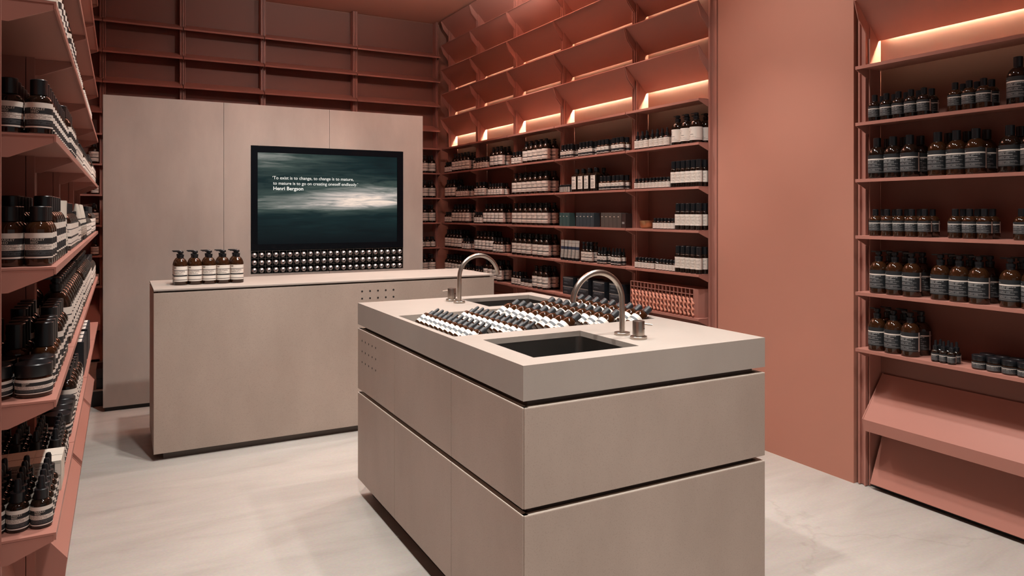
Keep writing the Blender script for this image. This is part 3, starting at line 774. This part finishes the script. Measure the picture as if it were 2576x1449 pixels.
def proto_cone(kind, r, h, mat):
    m = MB(); prof = [(r * 0.95, 0.02), (r, 0.022), (r * 0.85, h * 0.5), (r * 0.42, h * 0.82), (0.003, h)]; seg = 18
    for i, (rr, z) in enumerate(prof):
        for k in range(seg + 1):
            a = -math.pi + 2 * math.pi * k / seg
            m.uv[len(m.v)] = (k / seg, z / h); m.v.append((rr * math.sin(a), -rr * math.cos(a), z))
    for i in range(len(prof) - 1):
        for k in range(seg):
            a = i * (seg + 1) + k; b = a + seg + 1
            m.f.append((a, a + 1, b + 1, b)); m.m.append(0); m.sm.append(True)
    PROTO[kind] = [('body', m.mesh('body', mat), []), ('cap', MB().lathe([(0, 0), (r * 0.9, 0), (r * 0.9, 0.0215), (0, 0.0215)], 18).mesh('cap', 'black_plastic'), [])]
def proto_carton(kind, w, d, h, mat, front=None, top=None, seam=True):
    m = MB(); m.box(-w / 2, w / 2, 0, d, 0, h)
    parts = [('carton', m.mesh('carton', mat), [])]
    if seam:
        q = MB(); q.box(-w / 2 + 0.001, w / 2 - 0.001, 0.0006, 0.0016, h, h + 0.0005); q.box(-w / 2 + 0.001, w / 2 - 0.001, d * 0.45, d * 0.45 + 0.001, h, h + 0.0004)
        parts.append(('flap_seam', q.mesh('flap_seam', 'ink' if mat == 'carton_cream' else 'paper_grey'), []))
    for nm, sp in (('front_print', front), ('top_label', top)):
        if not sp: continue
        a, b, c, e, mt = sp
        q = MB()
        if nm == 'front_print': pts = [(a, -0.0006, b), (c, -0.0006, b), (c, -0.0006, e), (a, -0.0006, e)]
        else: pts = [(a, b, h + 0.0006), (c, b, h + 0.0006), (c, e, h + 0.0006), (a, e, h + 0.0006)]
        q.quad(*pts); q.uv = {0: (0, 0), 1: (1, 0), 2: (1, 1), 3: (0, 1)}
        parts.append((nm, q.mesh(nm, mt), []))
    PROTO[kind] = parts

PB = proto_bottle
# striped range (right wall, counter)
PB('pump_striped', 0.0410, 0.118, 0.164, 0.0150, ('pump', 0.0175, 0.043), (0.022, 0.112, 'label_striped', 240), text='logo')
PB('pump_counter', 0.0392, 0.118, 0.164, 0.0150, ('pump', 0.0180, 0.043), (0.022, 0.112, 'label_striped', 240), glass='amber', text='logo', seg=32)
PB('small_striped', 0.0285, 0.068, 0.095, 0.0105, ('flat', 0.0130, 0.030), (0.012, 0.064, 'label_striped', 240))
PB('mid_striped', 0.0320, 0.086, 0.118, 0.0120, ('flat', 0.0140, 0.034), (0.014, 0.082, 'label_striped', 240))
PB('slim_striped', 0.0230, 0.088, 0.108, 0.0110, ('pump', 0.0130, 0.058), (0.014, 0.084, 'label_striped', 240))
PROTO_JARS = None
proto_jar('jar_striped', 0.0320, 0.046, 0.022, (0.008, 0.038, 'label_striped', 240))
# white range (bay beside the plain wall)
PB('dropper_white', 0.0240, 0.066, 0.082, 0.0100, ('drop', 0.0120, 0.056), (0.010, 0.064, 'label_plain', 240))
PB('pump_animal', 0.0420, 0.112, 0.160, 0.0150, ('pump', 0.0190, 0.046), (0.020, 0.106, 'label_animal', 240), text='animal')
PB('tiny_white', 0.0168, 0.048, 0.060, 0.0080, ('flat', 0.0105, 0.020), (0.006, 0.044, 'label_plain', 250))
PB('tall_white', 0.0230, 0.118, 0.128, 0.0190, ('flat', 0.0185, 0.052), (0.030, 0.104, 'label_plain', 250))
PB('half_a', 0.0230, 0.062, 0.078, 0.0110, ('flat', 0.0150, 0.042), (0.010, 0.058, 'label_half', 250))
PB('half_b', 0.0235, 0.062, 0.076, 0.0130, ('flat', 0.0165, 0.040), (0.010, 0.058, 'label_half', 250), glass='amber')
PB('vial', 0.0120, 0.048, 0.052, 0.0090, ('flat', 0.0110, 0.016), (0.004, 0.046, 'label_vial', 200))
PB('slim_half', 0.0185, 0.066, 0.082, 0.0090, ('drop', 0.0120, 0.052), (0.010, 0.062, 'label_half', 250))
# dark-label range (near right bay)
PB('small_dark', 0.0295, 0.078, 0.104, 0.0110, ('flat', 0.0135, 0.032), (0.020, 0.074, 'label_dark', 240), text='logo_dark')
PB('small_amber', 0.0295, 0.078, 0.104, 0.0110, ('flat', 0.0135, 0.032), (0.026, 0.076, 'label_dark', 240), glass='amber', text='logo_dark')
PB('big_dark', 0.0410, 0.120, 0.162, 0.0140, ('flat', 0.0175, 0.044), (0.026, 0.116, 'label_dark', 240), text='logo_dark')
PB('big_amber', 0.0410, 0.120, 0.162, 0.0140, ('flat', 0.0175, 0.044), (0.026, 0.116, 'label_dark', 240), glass='amber', text='logo_dark')
PB('pump_dark', 0.0410, 0.120, 0.162, 0.0150, ('pump', 0.0175, 0.050), (0.026, 0.116, 'label_dark', 240), glass='amber', text='logo_dark')
PB('dropper_dark', 0.0175, 0.046, 0.060, 0.0090, ('drop', 0.0115, 0.044), (0.008, 0.042, 'label_dark', 250))
proto_jar('jar_dark', 0.0290, 0.040, 0.022, (0.006, 0.034, 'label_dark', 250))
# capitals range (left wall)
PB('parsley_small', 0.0258, 0.074, 0.092, 0.0120, ('flat', 0.0165, 0.034), (0.014, 0.070, 'label_parsley', 230), text='parsley')
PB('parsley_mid', 0.0258, 0.078, 0.102, 0.0125, ('flat', 0.0170, 0.032), (0.016, 0.072, 'label_parsley', 230), glass='amber', text='parsley')
PB('parsley_big', 0.0310, 0.098, 0.124, 0.0150, ('flat', 0.0195, 0.036), (0.020, 0.092, 'label_parsley', 230), text='parsley')
PB('parsley_tallcap', 0.0270, 0.072, 0.090, 0.0150, ('flat', 0.0195, 0.056), (0.012, 0.066, 'label_parsley', 230), glass='amber_warm', text='parsley')
PB('parsley_dropper', 0.0205, 0.052, 0.066, 0.0100, ('drop', 0.0135, 0.050), (0.006, 0.048, 'label_parsley', 250), text='parsley')
proto_jar('parsley_jar', 0.0350, 0.046, 0.026, (0.008, 0.040, 'label_parsley', 230), text=True)
# testers
PB('tester_dropper', 0.0245, 0.056, 0.070, 0.0105, ('drop', 0.0135, 0.052, 'grey_rubber'), (0.008, 0.046, 'label_tester', 240), glass='amber_warm', seg=28)
PB('tester_cap', 0.0305, 0.066, 0.098, 0.0115, ('flat', 0.0150, 0.034, 'grey_rubber'), (0.008, 0.052, 'label_tester', 240), glass='amber_warm', seg=28)
proto_tube('tube_grey', 0.054, 0.018, 0.168, 'print_tube')
proto_tube('tube_pale', 0.060, 0.019, 0.150, 'print_tube_pale')
proto_cone('tube_pointed', 0.021, 0.150, 'print_tube_pale')
proto_carton('carton_teal', 0.049, 0.060, 0.112, 'carton_teal', front=(-0.020, 0.080, -0.004, 0.086, 'paper_cream'))
proto_carton('carton_slate', 0.048, 0.060, 0.112, 'carton_slate', front=(-0.018, 0.080, -0.002, 0.086, 'paper_cream'))
proto_carton('carton_taupe', 0.049, 0.060, 0.112, 'carton_taupe', front=(-0.018, 0.080, -0.002, 0.086, 'paper_cream'))
proto_carton('carton_brown', 0.049, 0.060, 0.108, 'carton_brown', front=(-0.018, 0.030, 0.010, 0.045, 'paper_grey'))
proto_carton('carton_black', 0.158, 0.150, 0.0715, 'carton_black', front=(-0.074, 0.006, 0.074, 0.066, 'label_carton_dark'))
proto_carton('carton_tall', 0.078, 0.100, 0.140, 'carton_black', top=(-0.030, 0.008, 0.030, 0.092, 'label_carton_white'))
proto_carton('carton_white', 0.060, 0.120, 0.036, 'carton_cream', front=(-0.028, 0.003, 0.028, 0.030, 'label_square'))
def proto_square():
    m = MB(); w, d = 0.041, 0.034
    ring = rrect(-w, w, -d, d, 0.008, 3); k = len(ring)
    m.prism(ring, 0.0, 0.128, 'z')
    b2 = [(x * 0.72, y * 0.72) for x, y in ring]; nk = rrect(-0.014, 0.014, -0.014, 0.014, 0.0135, 3)
    n = len(m.v); m.v += [(x, y, 0.128) for x, y in ring] + [(x, y, 0.142) for x, y in b2] + [(x, y, 0.150) for x, y in nk] + [(x, y, 0.160) for x, y in nk]
    for a in range(3):
        for i in range(k):
            j = (i + 1) % k; m.f.append((n + a * k + i, n + a * k + j, n + (a + 1) * k + j, n + (a + 1) * k + i)); m.m.append(0); m.sm.append(True)
    q = MB(); q.quad((-0.031, -d - 0.0006, 0.022), (0.031, -d - 0.0006, 0.022), (0.031, -d - 0.0006, 0.126), (-0.031, -d - 0.0006, 0.126)); q.uv = {0: (0, 0), 1: (1, 0), 2: (1, 1), 3: (0, 1)}
    PROTO['square'] = [('body', m.mesh('body', 'amber_dark'), []), ('cap', MB().lathe([(0, 0.156), (0.0175, 0.156), (0.0175, 0.184), (0.0155, 0.186), (0, 0.186)], 20).mesh('cap', 'black_plastic'), []), ('label', q.mesh('label', 'label_square'), [])]
proto_square()

def spawn(kind, name, loc, rot, label, cat, group, rmat=None, skip=()):
    e = empty(name, loc)
    if rmat is not None: e.rotation_euler = rmat.to_euler()
    else: e.rotation_euler = (0, 0, rot)
    tag(e, label, cat, group)
    for pn, me, subs in PROTO[kind]:
        o = obj(pn, me, e)
        for sn, sm in subs:
            if sn not in skip: obj(sn, sm, o)
    return e

NAMES = {  # kind: (object name, words used in labels, category)
    'pump_striped': ('pump_bottle', 'large striped-label pump bottle', 'bottle'), 'pump_counter': ('pump_bottle', 'amber pump bottle', 'bottle'),
    'small_striped': ('striped_bottle', 'small striped-label bottle', 'bottle'), 'mid_striped': ('striped_bottle', 'medium striped-label bottle', 'bottle'),
    'slim_striped': ('pump_bottle', 'slim striped pump bottle', 'bottle'), 'jar_striped': ('cosmetic_jar', 'squat striped-label jar', 'jar'),
    'dropper_white': ('dropper_bottle', 'white-label dropper bottle', 'bottle'), 'pump_animal': ('pump_bottle', 'dog-emblem pump bottle', 'bottle'),
    'tiny_white': ('miniature_bottle', 'tiny white-label bottle', 'bottle'), 'tall_white': ('spray_bottle', 'tall white-label bottle', 'bottle'),
    'half_a': ('serum_bottle', 'black half-label bottle', 'bottle'), 'half_b': ('serum_bottle', 'brown half-label bottle', 'bottle'),
    'vial': ('glass_vial', 'upright-striped vial', 'vial'), 'slim_half': ('dropper_bottle', 'slim half-label dropper', 'bottle'),
    'small_dark': ('amber_bottle', 'small black bottle', 'bottle'), 'small_amber': ('amber_bottle', 'small brown bottle', 'bottle'),
    'big_dark': ('amber_bottle', 'large black bottle', 'bottle'), 'big_amber': ('amber_bottle', 'large brown bottle', 'bottle'),
    'pump_dark': ('pump_bottle', 'large brown pump bottle', 'bottle'), 'dropper_dark': ('dropper_bottle', 'little black dropper bottle', 'bottle'), 'jar_dark': ('cosmetic_jar', 'squat black-lidded jar', 'jar'),
    'parsley_small': ('screw_cap_bottle', 'small dark capitals-lettered bottle', 'bottle'), 'parsley_mid': ('screw_cap_bottle', 'amber capitals-lettered bottle', 'bottle'),
    'parsley_big': ('screw_cap_bottle', 'large capitals-lettered bottle', 'bottle'), 'parsley_tallcap': ('screw_cap_bottle', 'tall-capped brown bottle', 'bottle'),
    'parsley_dropper': ('dropper_bottle', 'dark cream-label dropper', 'bottle'), 'parsley_jar': ('cosmetic_jar', 'black-lidded jar', 'jar'),
    'tube_grey': ('squeeze_tube', 'navy-banded grey tube', 'tube'), 'tube_pale': ('squeeze_tube', 'pale squeeze tube', 'tube'), 'tube_pointed': ('squeeze_tube', 'pointed metal tube', 'tube'),
    'carton_teal': ('product_carton', 'teal carton', 'carton'), 'carton_slate': ('product_carton', 'slate blue carton', 'carton'), 'carton_taupe': ('product_carton', 'taupe carton', 'carton'),
    'carton_brown': ('product_carton', 'dark brown carton', 'carton'), 'carton_black': ('product_carton', 'black gift carton', 'carton'), 'carton_tall': ('product_carton', 'white-topped black carton', 'carton'),
    'carton_white': ('product_carton', 'cream carton', 'carton'), 'square': ('square_bottle', 'square white-label bottle', 'bottle')}
RAD = {'pump_striped': .0410, 'small_striped': .0285, 'mid_striped': .032, 'slim_striped': .023, 'jar_striped': .033, 'dropper_white': .024, 'pump_animal': .042, 'tiny_white': .0168, 'tall_white': .023,
       'half_a': .023, 'half_b': .0235, 'vial': .012, 'slim_half': .0185, 'small_dark': .0295, 'small_amber': .0295, 'big_dark': .041, 'big_amber': .041, 'pump_dark': .041, 'dropper_dark': .0175, 'jar_dark': .0297,
       'parsley_small': .0258, 'parsley_mid': .0258, 'parsley_big': .031, 'parsley_tallcap': .027, 'parsley_dropper': .0205, 'parsley_jar': .0358, 'square': .034, 'tube_grey': .019, 'tube_pale': .02, 'tube_pointed': .021}
SHELF = {4: 'top stocked shelf', 3: 'second stocked shelf', 2: 'third stocked shelf', 1: 'fourth stocked shelf', 0: 'bottom shelf'}
def clip(lab):
    w = lab.split()
    if len(w) > 16: print('LONG LABEL', len(w), lab)
    return lab

# ------------------------------------------------------------------ right wall stock
BAYN = {'R5': 'bay beside plain wall', 'R4': 'wide teal-carton bay', 'R3': 'middle right bay', 'R2': 'second bay from far corner', 'R1': 'far corner bay', 'N': 'right-edge bay'}
def stock_right(bayk, k, groups):
    count = {}
    for (kind, y, n, p, nrow) in groups:
        name, words, cat = NAMES[kind]
        for i in range(n):
            c = count.get(kind, 0); count[kind] = c + 1
            lab = clip('%s %s from left, %s, %s' % (ORD[c], words, SHELF[k], BAYN[bayk]))
            if kind.startswith('carton'):
                spawn(kind, name, (XR + 0.018, y - p * i, LV[k] + 0.0002), R(-90), lab, cat, '%ss on the %s' % (words, SHELF[k])); continue
            r = RAD[kind]
            for q in range(nrow):
                x = XR + 0.012 + r + q * (2 * r + 0.0025)
                if x + r > XR + DEP - 0.004: continue
                lb = lab if q == 0 else clip('%s behind the %s %s, %s%s, %s' % (cat, ORD[c], words, 'rearmost, ' if q > 1 else '', SHELF[k], BAYN[bayk]))
                yy = y - p * i
                if bayk == 'N': hi, lo = 2.366 - 0.012, 1.2
                else:
                    y0_, w_, _ = right_bays[int(bayk[1]) - 1]
                    hi, lo = y0_ - 0.034, y0_ - w_ + (0.012 if bayk == 'R5' else 0.034)
                yy = y - p * i - max(0.0, y + r - hi) + max(0.0, lo - (y - p * (n - 1) - r))
                spawn(kind, name, (x, yy, LV[k] + 0.0002), R(-90 + random.uniform(-4, 4)), lb, cat,
                      ('front row %ss, %s, %s' if q == 0 else 'half-hidden %ss, %s, %s') % (words, SHELF[k], BAYN[bayk]), skip=('lettering', 'dog_emblem') if q else ())

PS, SS, MS = 'pump_striped', 'small_striped', 'mid_striped'
stock_right('R5', 4, [('dropper_white', 4.149, 3, .0512, 2), ('dropper_white', 3.985, 4, .0515, 2), ('pump_animal', 3.742, 3, .0877, 2)])
stock_right('R5', 3, [('tiny_white', 4.154, 4, .0400, 2), ('tiny_white', 3.995, 6, .0370, 2), ('tall_white', 3.745, 6, .0478, 2)])
stock_right('R5', 2, [('tiny_white', 3.947, 6, .0370, 2), ('tall_white', 3.700, 5, .0490, 2)])
stock_right('R5', 1, [('tiny_white', 4.149, 6, .0352, 2), ('tiny_white', 3.918, 6, .0342, 2), ('tall_white', 3.700, 5, .0490, 2)])
stock_right('R4', 4, [('half_a', 5.149, 4, .0468, 2), ('half_a', 4.880, 4, .0485, 2), ('half_b', 4.620, 3, .0497, 2), ('half_b', 4.431, 3, .0485, 2)])
stock_right('R4', 3, [('vial', 5.165, 6, .0264, 2), ('square', 4.950, 4, .0900, 2), ('half_b', 4.590, 3, .0478, 2), ('half_b', 4.431, 3, .0478, 2)])
stock_right('R4', 2, [('carton_teal', 5.154, 3, .0515, 1), ('carton_slate', 4.903, 5, .0512, 1), ('carton_taupe', 4.554, 5, .0517, 1), ('carton_brown', 4.293, 1, .05, 1)])
stock_right('R4', 1, [('tube_grey', 5.150, 5, .0567, 1), ('slim_striped', 4.837, 3, .0517, 2), ('slim_half', 4.617, 3, .0385, 2), ('slim_half', 4.437, 3, .0385, 2)])
nm = ('first', 'second', 'third', 'fourth')
for i, y in enumerate((5.053, 4.835, 4.617, 4.399)):
    for j in range(2):
        spawn('carton_black', 'product_carton', (XR + 0.022, y, LV[0] + 0.0002 + j * 0.0724), R(-90), '%s black gift carton from left, %s of its stack, behind the taps' % (nm[i], ('bottom', 'top')[j]), 'carton', 'black gift cartons on the bottom shelf')
stock_right('R3', 4, [(SS, 6.020, 3, .0590, 2), (PS, 5.798, 5, .0870, 2)])
stock_right('R3', 3, [(PS, 6.005, 7, .0930, 2)])
stock_right('R3', 2, [(PS, 6.005, 3, .0930, 2), (PS, 5.726, 4, .0920, 2)])
stock_right('R3', 1, [(PS, 6.005, 4, .0900, 2), (PS, 5.618, 3, .0915, 2)])
stock_right('R3', 0, [(SS, 6.018, 3, .0590, 2), ('jar_striped', 5.838, 3, .0680, 2), (PS, 5.620, 3, .0867, 2)])
stock_right('R2', 4, [(SS, 6.855, 5, .0633, 2), (PS, 6.471, 3, .0841, 2)])
stock_right('R2', 3, [(MS, 6.839, 3, .0824, 2), (SS, 6.525, 5, .0618, 2)])
stock_right('R2', 2, [(SS, 6.846, 3, .0600, 2), (PS, 6.628, 5, .0847, 2)])
stock_right('R2', 1, [(PS, 6.834, 5, .0852, 2), (MS, 6.405, 3, .0660, 2)])
stock_right('R2', 0, [(SS, 6.836, 3, .0590, 2), (PS, 6.620, 4, .1000, 2)])
stock_right('R1', 4, [(SS, 7.637, 3, .0630, 2), (PS, 7.418, 5, .0868, 2)])
stock_right('R1', 3, [(PS, 7.625, 3, .0865, 2), (SS, 7.310, 5, .0597, 2)])
stock_right('R1', 2, [(SS, 7.635, 3, .0623, 2), (PS, 7.418, 5, .0868, 2)])
stock_right('R1', 1, [(PS, 7.625, 5, .0865, 2), (SS, 7.150, 3, .0590, 2)])
stock_right('R1', 0, [(PS, 7.625, 5, .0865, 2), (SS, 7.150, 3, .0590, 2)])
stock_right('N', 4, [('small_dark', 2.287, 5, .0624, 2), ('small_amber', 1.894, 3, .0612, 2), ('big_dark', 1.640, 2, .0850, 2)])
stock_right('N', 3, [('big_dark', 2.282, 3, .0846, 2), ('big_amber', 1.979, 3, .0843, 2), ('big_dark', 1.672, 2, .0850, 2)])
stock_right('N', 2, [('small_amber', 2.283, 5, .0625, 2), ('small_amber', 1.893, 3, .0625, 2), ('small_amber', 1.621, 2, .0625, 2)])
stock_right('N', 1, [('pump_dark', 2.273, 3, .0850, 2), ('pump_dark', 1.966, 3, .0846, 2), ('pump_dark', 1.669, 2, .0850, 2)])
stock_right('N', 0, [('pump_dark', 2.281, 3, .0855, 2), ('dropper_dark', 1.975, 3, .0365, 2), ('jar_dark', 1.789, 4, .0610, 2)])

# brass bowl
e = empty('metal_bowl', (XR + 0.085, 4.105, LV[2] + 0.0002)); tag(e, 'small round brass bowl on the third shelf beside the plain wall', 'bowl')
obj('bowl_shell', MB().lathe([(0, 0.0), (0.036, 0.0), (0.040, 0.002), (0.052, 0.022), (0.058, 0.056), (0.0565, 0.057), (0.050, 0.024), (0.036, 0.006), (0, 0.006)], 32).mesh('bowl_shell', 'brass'), e)

# terracotta cubby rack with clay rods
RW, RH, RDp = 0.702, 0.186, 0.145
rack = empty('cubby_rack', (XR + 0.014, 4.207, LV[0] + 0.0002), (0, 0, R(-90))); tag(rack, 'terracotta cubby rack of small square cells behind the nearer tap', 'rack')
CN, RN = 17, 5; cw, ch = (RW - 0.045) / CN, RH / RN
m = MB(); m.box(0, RW, RDp - 0.004, RDp, 0, RH)
obj('back_panel', m.mesh('back_panel', 'terracotta_metal'), rack)
arc = [(RW - 0.003, 0.0)] + [(RW - 0.003 - 0.045 * (1 - math.cos(R(a))) + 0.0, RDp * math.sin(R(a)) * 0.0 + RDp * a / 90.0) for a in range(10, 91, 10)] + [(RW - 0.052, RDp), (RW - 0.052, 0.0)]
obj('end_block', MB().prism([(RW - 0.045, 0.0), (RW - 0.042, 0.0), (RW - 0.02, 0.02), (RW - 0.004, 0.06), (RW, 0.10), (RW, RDp), (RW - 0.045, RDp)], 0, RH, 'z').mesh('end_block', 'terracotta_metal'), rack)
dv = boxmesh('divider', (-0.0013, 0.0013, 0, RDp - 0.004, 0, RH), 'terracotta_metal')
for i in range(CN + 1): obj('divider', dv, rack, (i * cw + (0.0013 if i == 0 else 0), 0, 0))
hs = boxmesh('shelf_strip', (0, RW - 0.045, 0.0006, RDp - 0.004, -0.0012, 0.0012), 'terracotta_metal')
for j in range(RN + 1): obj('shelf_strip', hs, rack, (0, 0, min(max(j * ch, 0.0012), RH - 0.0012)))
rod = MB().lathe([(0, 0), (0.0085, 0), (0.0100, 0.003), (0.0100, 0.055), (0.0085, 0.058), (0, 0.058)], 16).mesh('rod', 'terracotta_clay')
for j in range(3):
    for i in range(CN):
        # rods lean out of the cells, pointing down and to the right
        x = (i + 0.30) * cw; z = (j + 1.2) * ch
        wx, wy = XR + 0.014 + 0.004, 4.207 - x
        o = obj('clay_rod', rod, None, (wx, wy, LV[0] + z))
        d = Vector((-0.30, -0.58, -0.66)).normalized()
        o.rotation_euler = d.to_track_quat('Z', 'Y').to_euler()
        o.location = Vector((wx + 0.010, wy, LV[0] + 0.0002 + z)) - d * 0.010
        tag(o, '%s from left of the %s row of terracotta rods in the cubby rack' % (ORD[i], ('bottom', 'middle', 'top')[j]), 'rod', 'terracotta rods in the cubby rack')

# ------------------------------------------------------------------ back wall stock (visible strips either side of the partition)
def stock_back(k, kind, xs, where):
    name, words, cat = NAMES[kind]; r = RAD[kind]
    for i, x in enumerate(xs):
        for q in range(2):
            lab = '%s %s from right, back wall, %s, %s' % (ORD[len(xs) - 1 - i], words, SHELF[k], where) if q == 0 else 'bottle behind the %s %s from right, %s, %s' % (ORD[len(xs) - 1 - i], words, SHELF[k], where)
            spawn(kind, name, (x, 7.69 + 0.012 + r + q * (2 * r + 0.003), LV[k] + 0.0002), R(random.uniform(-4, 4)), clip(lab), cat, 'back wall %ss %s' % (words, where), skip=('lettering',) if q else ())
for k in (4, 3, 2, 0): stock_back(k, PS, [3.075, 3.163], 'by the partition')
stock_back(1, SS, [3.045, 3.108, 3.171], 'by the partition')
for k in range(5): stock_back(k, MS if k % 2 else PS, [-0.205] if k % 2 else [-0.214], 'left of partition')

# ------------------------------------------------------------------ left wall stock
LBAY = {1: 'nearest left bay', 2: 'second left bay', 3: 'third left bay', 4: 'far left bay'}
def stock_left(b, k, groups):
    count = {}
    for (kind, y, n, p, cols_) in groups:
        name, words, cat = NAMES[kind]; r = RAD.get(kind, 0.04)
        y0_, w_ = LY[b]
        y += max(0.0, y0_ + 0.034 + r - y); p = min(p, (y0_ + w_ - 0.034 - r - y) / max(1, n - 1)) if y + p * (n - 1) + r > y0_ + w_ - 0.034 else p
        base = count.get(kind, 0); count[kind] = base + n
        for q in range(cols_):
            for i in range(n):
                x = XL - 0.010 - r - q * (2 * r + 0.002)
                if x - r < XL - DEP + 0.004 or (q and b > 1 and i > 2) or (q and b > 2): continue
                if q == 0: lab = '%s %s from near end, %s, %s' % (ORD[base + i], words, SHELF[k], LBAY[b])
                else: lab = '%s beside the %s %s, %s, %s, %s' % (cat, ORD[base + i], words, ('', 'second column', 'third column', 'fourth column')[q], SHELF[k], LBAY[b])
                rz = R(60) if kind.startswith('tube') else R(14 + random.uniform(-3, 3))
                spawn(kind, name, (x, y + p * i, LV[k] + 0.0002), rz, clip(lab), cat, ('aisle-side %ss, %s, %s' if q == 0 else 'inner-row %ss, %s, %s') % (words, SHELF[k], LBAY[b]),
                      skip=() if (b == 1 and i < 3) else ('lettering',))
LY = {1: (1.82, 0.69), 2: (2.512, 0.952), 3: (3.467, 1.003), 4: (4.473, 0.72)}
stock_left(1, 4, [('tube_pale', 1.99, 3, .045, 2), ('parsley_big', 2.15, 5, .066, 2)])
stock_left(1, 3, [('parsley_small', 1.872, 11, .0550, 3)])
stock_left(1, 2, [('parsley_mid', 1.872, 3, .0545, 3), ('parsley_big', 2.050, 5, .0650, 2), ('tube_pale', 2.385, 2, .046, 2)])
stock_left(1, 1, [('parsley_jar', 1.880, 2, .0750, 2), ('parsley_tallcap', 2.026, 3, .0580, 3), ('parsley_big', 2.220, 4, .0650, 2)])
stock_left(1, 0, [('parsley_dropper', 1.866, 5, .0425, 4)])
for q in range(3):
    for j in range(2):
        spawn('carton_white', 'product_carton', (XL - 0.037 - q * 0.0607, 2.090, LV[0] + 0.0002 + j * 0.037), 0.0,
              '%s cream carton from aisle, %s of its stack, behind the dropper bottles' % (ORD[q], ('lower', 'upper')[j]), 'carton', 'cream cartons on the bottom left shelf')
def more_droppers():
    for q in range(4):
        for i in range(5):
            x = XL - 0.010 - 0.0205 - q * 0.043
            lab = ('%s dropper bottle behind the cream cartons, aisle side, bottom left shelf' % ORD[i]) if q == 0 else 'dropper bottle behind the cream cartons, row %s, %s column from the aisle' % (('one', 'two', 'three', 'four', 'five')[i], ORD[q])
            spawn('parsley_dropper', 'dropper_bottle', (x, 2.262 + 0.0425 * i, LV[0] + 0.0002), R(14), lab, 'bottle', 'dropper bottles behind the cream cartons' if q else 'aisle-side dropper bottles behind the cream cartons', skip=('lettering',))
more_droppers()
stock_left(2, 4, [('parsley_big', 2.575, 5, .066, 2), (SS, 2.92, 8, .059, 2)])
stock_left(2, 3, [('parsley_big', 2.580, 5, .0660, 2), (SS, 2.930, 8, .0590, 2)])
stock_left(2, 2, [(MS, 2.590, 7, .0670, 2), (SS, 3.070, 3, .0590, 2), ('tube_pointed', 3.260, 4, .045, 2)])
stock_left(2, 1, [(PS, 2.600, 10, .0855, 2)])
stock_left(2, 0, [('parsley_jar', 2.590, 4, .0740, 2), (MS, 2.900, 4, .0670, 2), (SS, 3.180, 4, .0590, 2)])
stock_left(3, 4, [(SS, 3.54, 15, .0600, 2)])
stock_left(3, 3, [(SS, 3.54, 15, .0600, 2)])
stock_left(3, 2, [('tube_pointed', 3.54, 6, .0480, 2), (SS, 3.85, 9, .0600, 2)])
stock_left(3, 1, [(PS, 3.56, 10, .0880, 2)])
for i, y in enumerate((3.518, 3.626, 3.734, 3.90, 4.012, 4.124)):
    spawn('carton_tall', 'product_carton', (XL - 0.052, y, LV[0] + 0.0002), R(0), '%s black carton with striped white top from near end, third left bay' % ORD[i], 'carton', 'black cartons with striped tops')
stock_left(4, 3, [(MS, 4.55, 8, .0700, 2)])
stock_left(4, 2, [(MS, 4.55, 8, .0700, 2)])
stock_left(4, 1, [(MS, 4.55, 8, .0700, 2)])

# ------------------------------------------------------------------ counter bottles
for q in range(2):
    for i in range(5):
        lab = ('%s amber pump bottle from left, front row on the sales counter' if q == 0 else '%s amber pump bottle from left, back row on the sales counter') % ORD[i]
        spawn('pump_counter', 'pump_bottle', (0.320 + 0.0795 * i, 4.742 + q * 0.084, 0.9652), R(-8), lab, 'bottle', 'amber pump bottles on the sales counter')
# nozzles of the counter bottles point to the left, as in the row on display

# ------------------------------------------------------------------ testers lying in the island tray
for ri, (tx, tz, ln, r, n, yy, p, k) in enumerate(rows):
    # local z -> tilted axis, local -y (label front) -> up
    zax = Vector((DX, 0, DZ)); yax = Vector((DZ, 0, -DX)); xax = yax.cross(zax)
    mt = Matrix((xax, yax, zax)).transposed()
    for i in range(n):
        w = 'tester dropper bottle' if 'dropper' in k else 'brown tester bottle'
        lab = '%s %s from far end, %s row from left in island tray' % (ORD[i], w, ORD[ri])
        spawn(k, 'tester_bottle', (tx - ln * DX, yy - p * i, tz - ln * DZ), 0, clip(lab), 'bottle', 'tester bottles in %s tray row' % ORD[ri], rmat=mt)

# ------------------------------------------------------------------ things behind the partition's left end
e = empty('storage_crate', (-0.05, 5.99, 0)); tag(e, 'black storage crate on the floor behind the partition, left end', 'crate')
obj('crate_body', MB().box(-0.16, 0.3, 0, 0.3, 0, 0.11).mesh('crate_body', 'crate_black'), e)
obj('lid', MB().box(-0.13, 0.31, -0.01, 0.31, 0.1105, 0.122).mesh('lid', 'board_pale'), e)
for j, (lab, x0) in enumerate((('lower pale box on the black crate behind the partition', 0.0), ('upper pale box on the black crate behind the partition', 0.01))):
    e = empty('document_box', (-0.05, 6.0, 0.1225 + j * 0.075)); tag(e, lab, 'box', 'pale boxes behind the partition')
    obj('box_body', MB().box(-0.02 + x0, 0.28, 0, 0.25, 0, 0.066).mesh('box_body', 'board_pale'), e)
    obj('strap', MB().box(-0.10, -0.0205 + x0, 0.0, 0.25, 0, 0.072).mesh('strap', 'crate_black'), e)
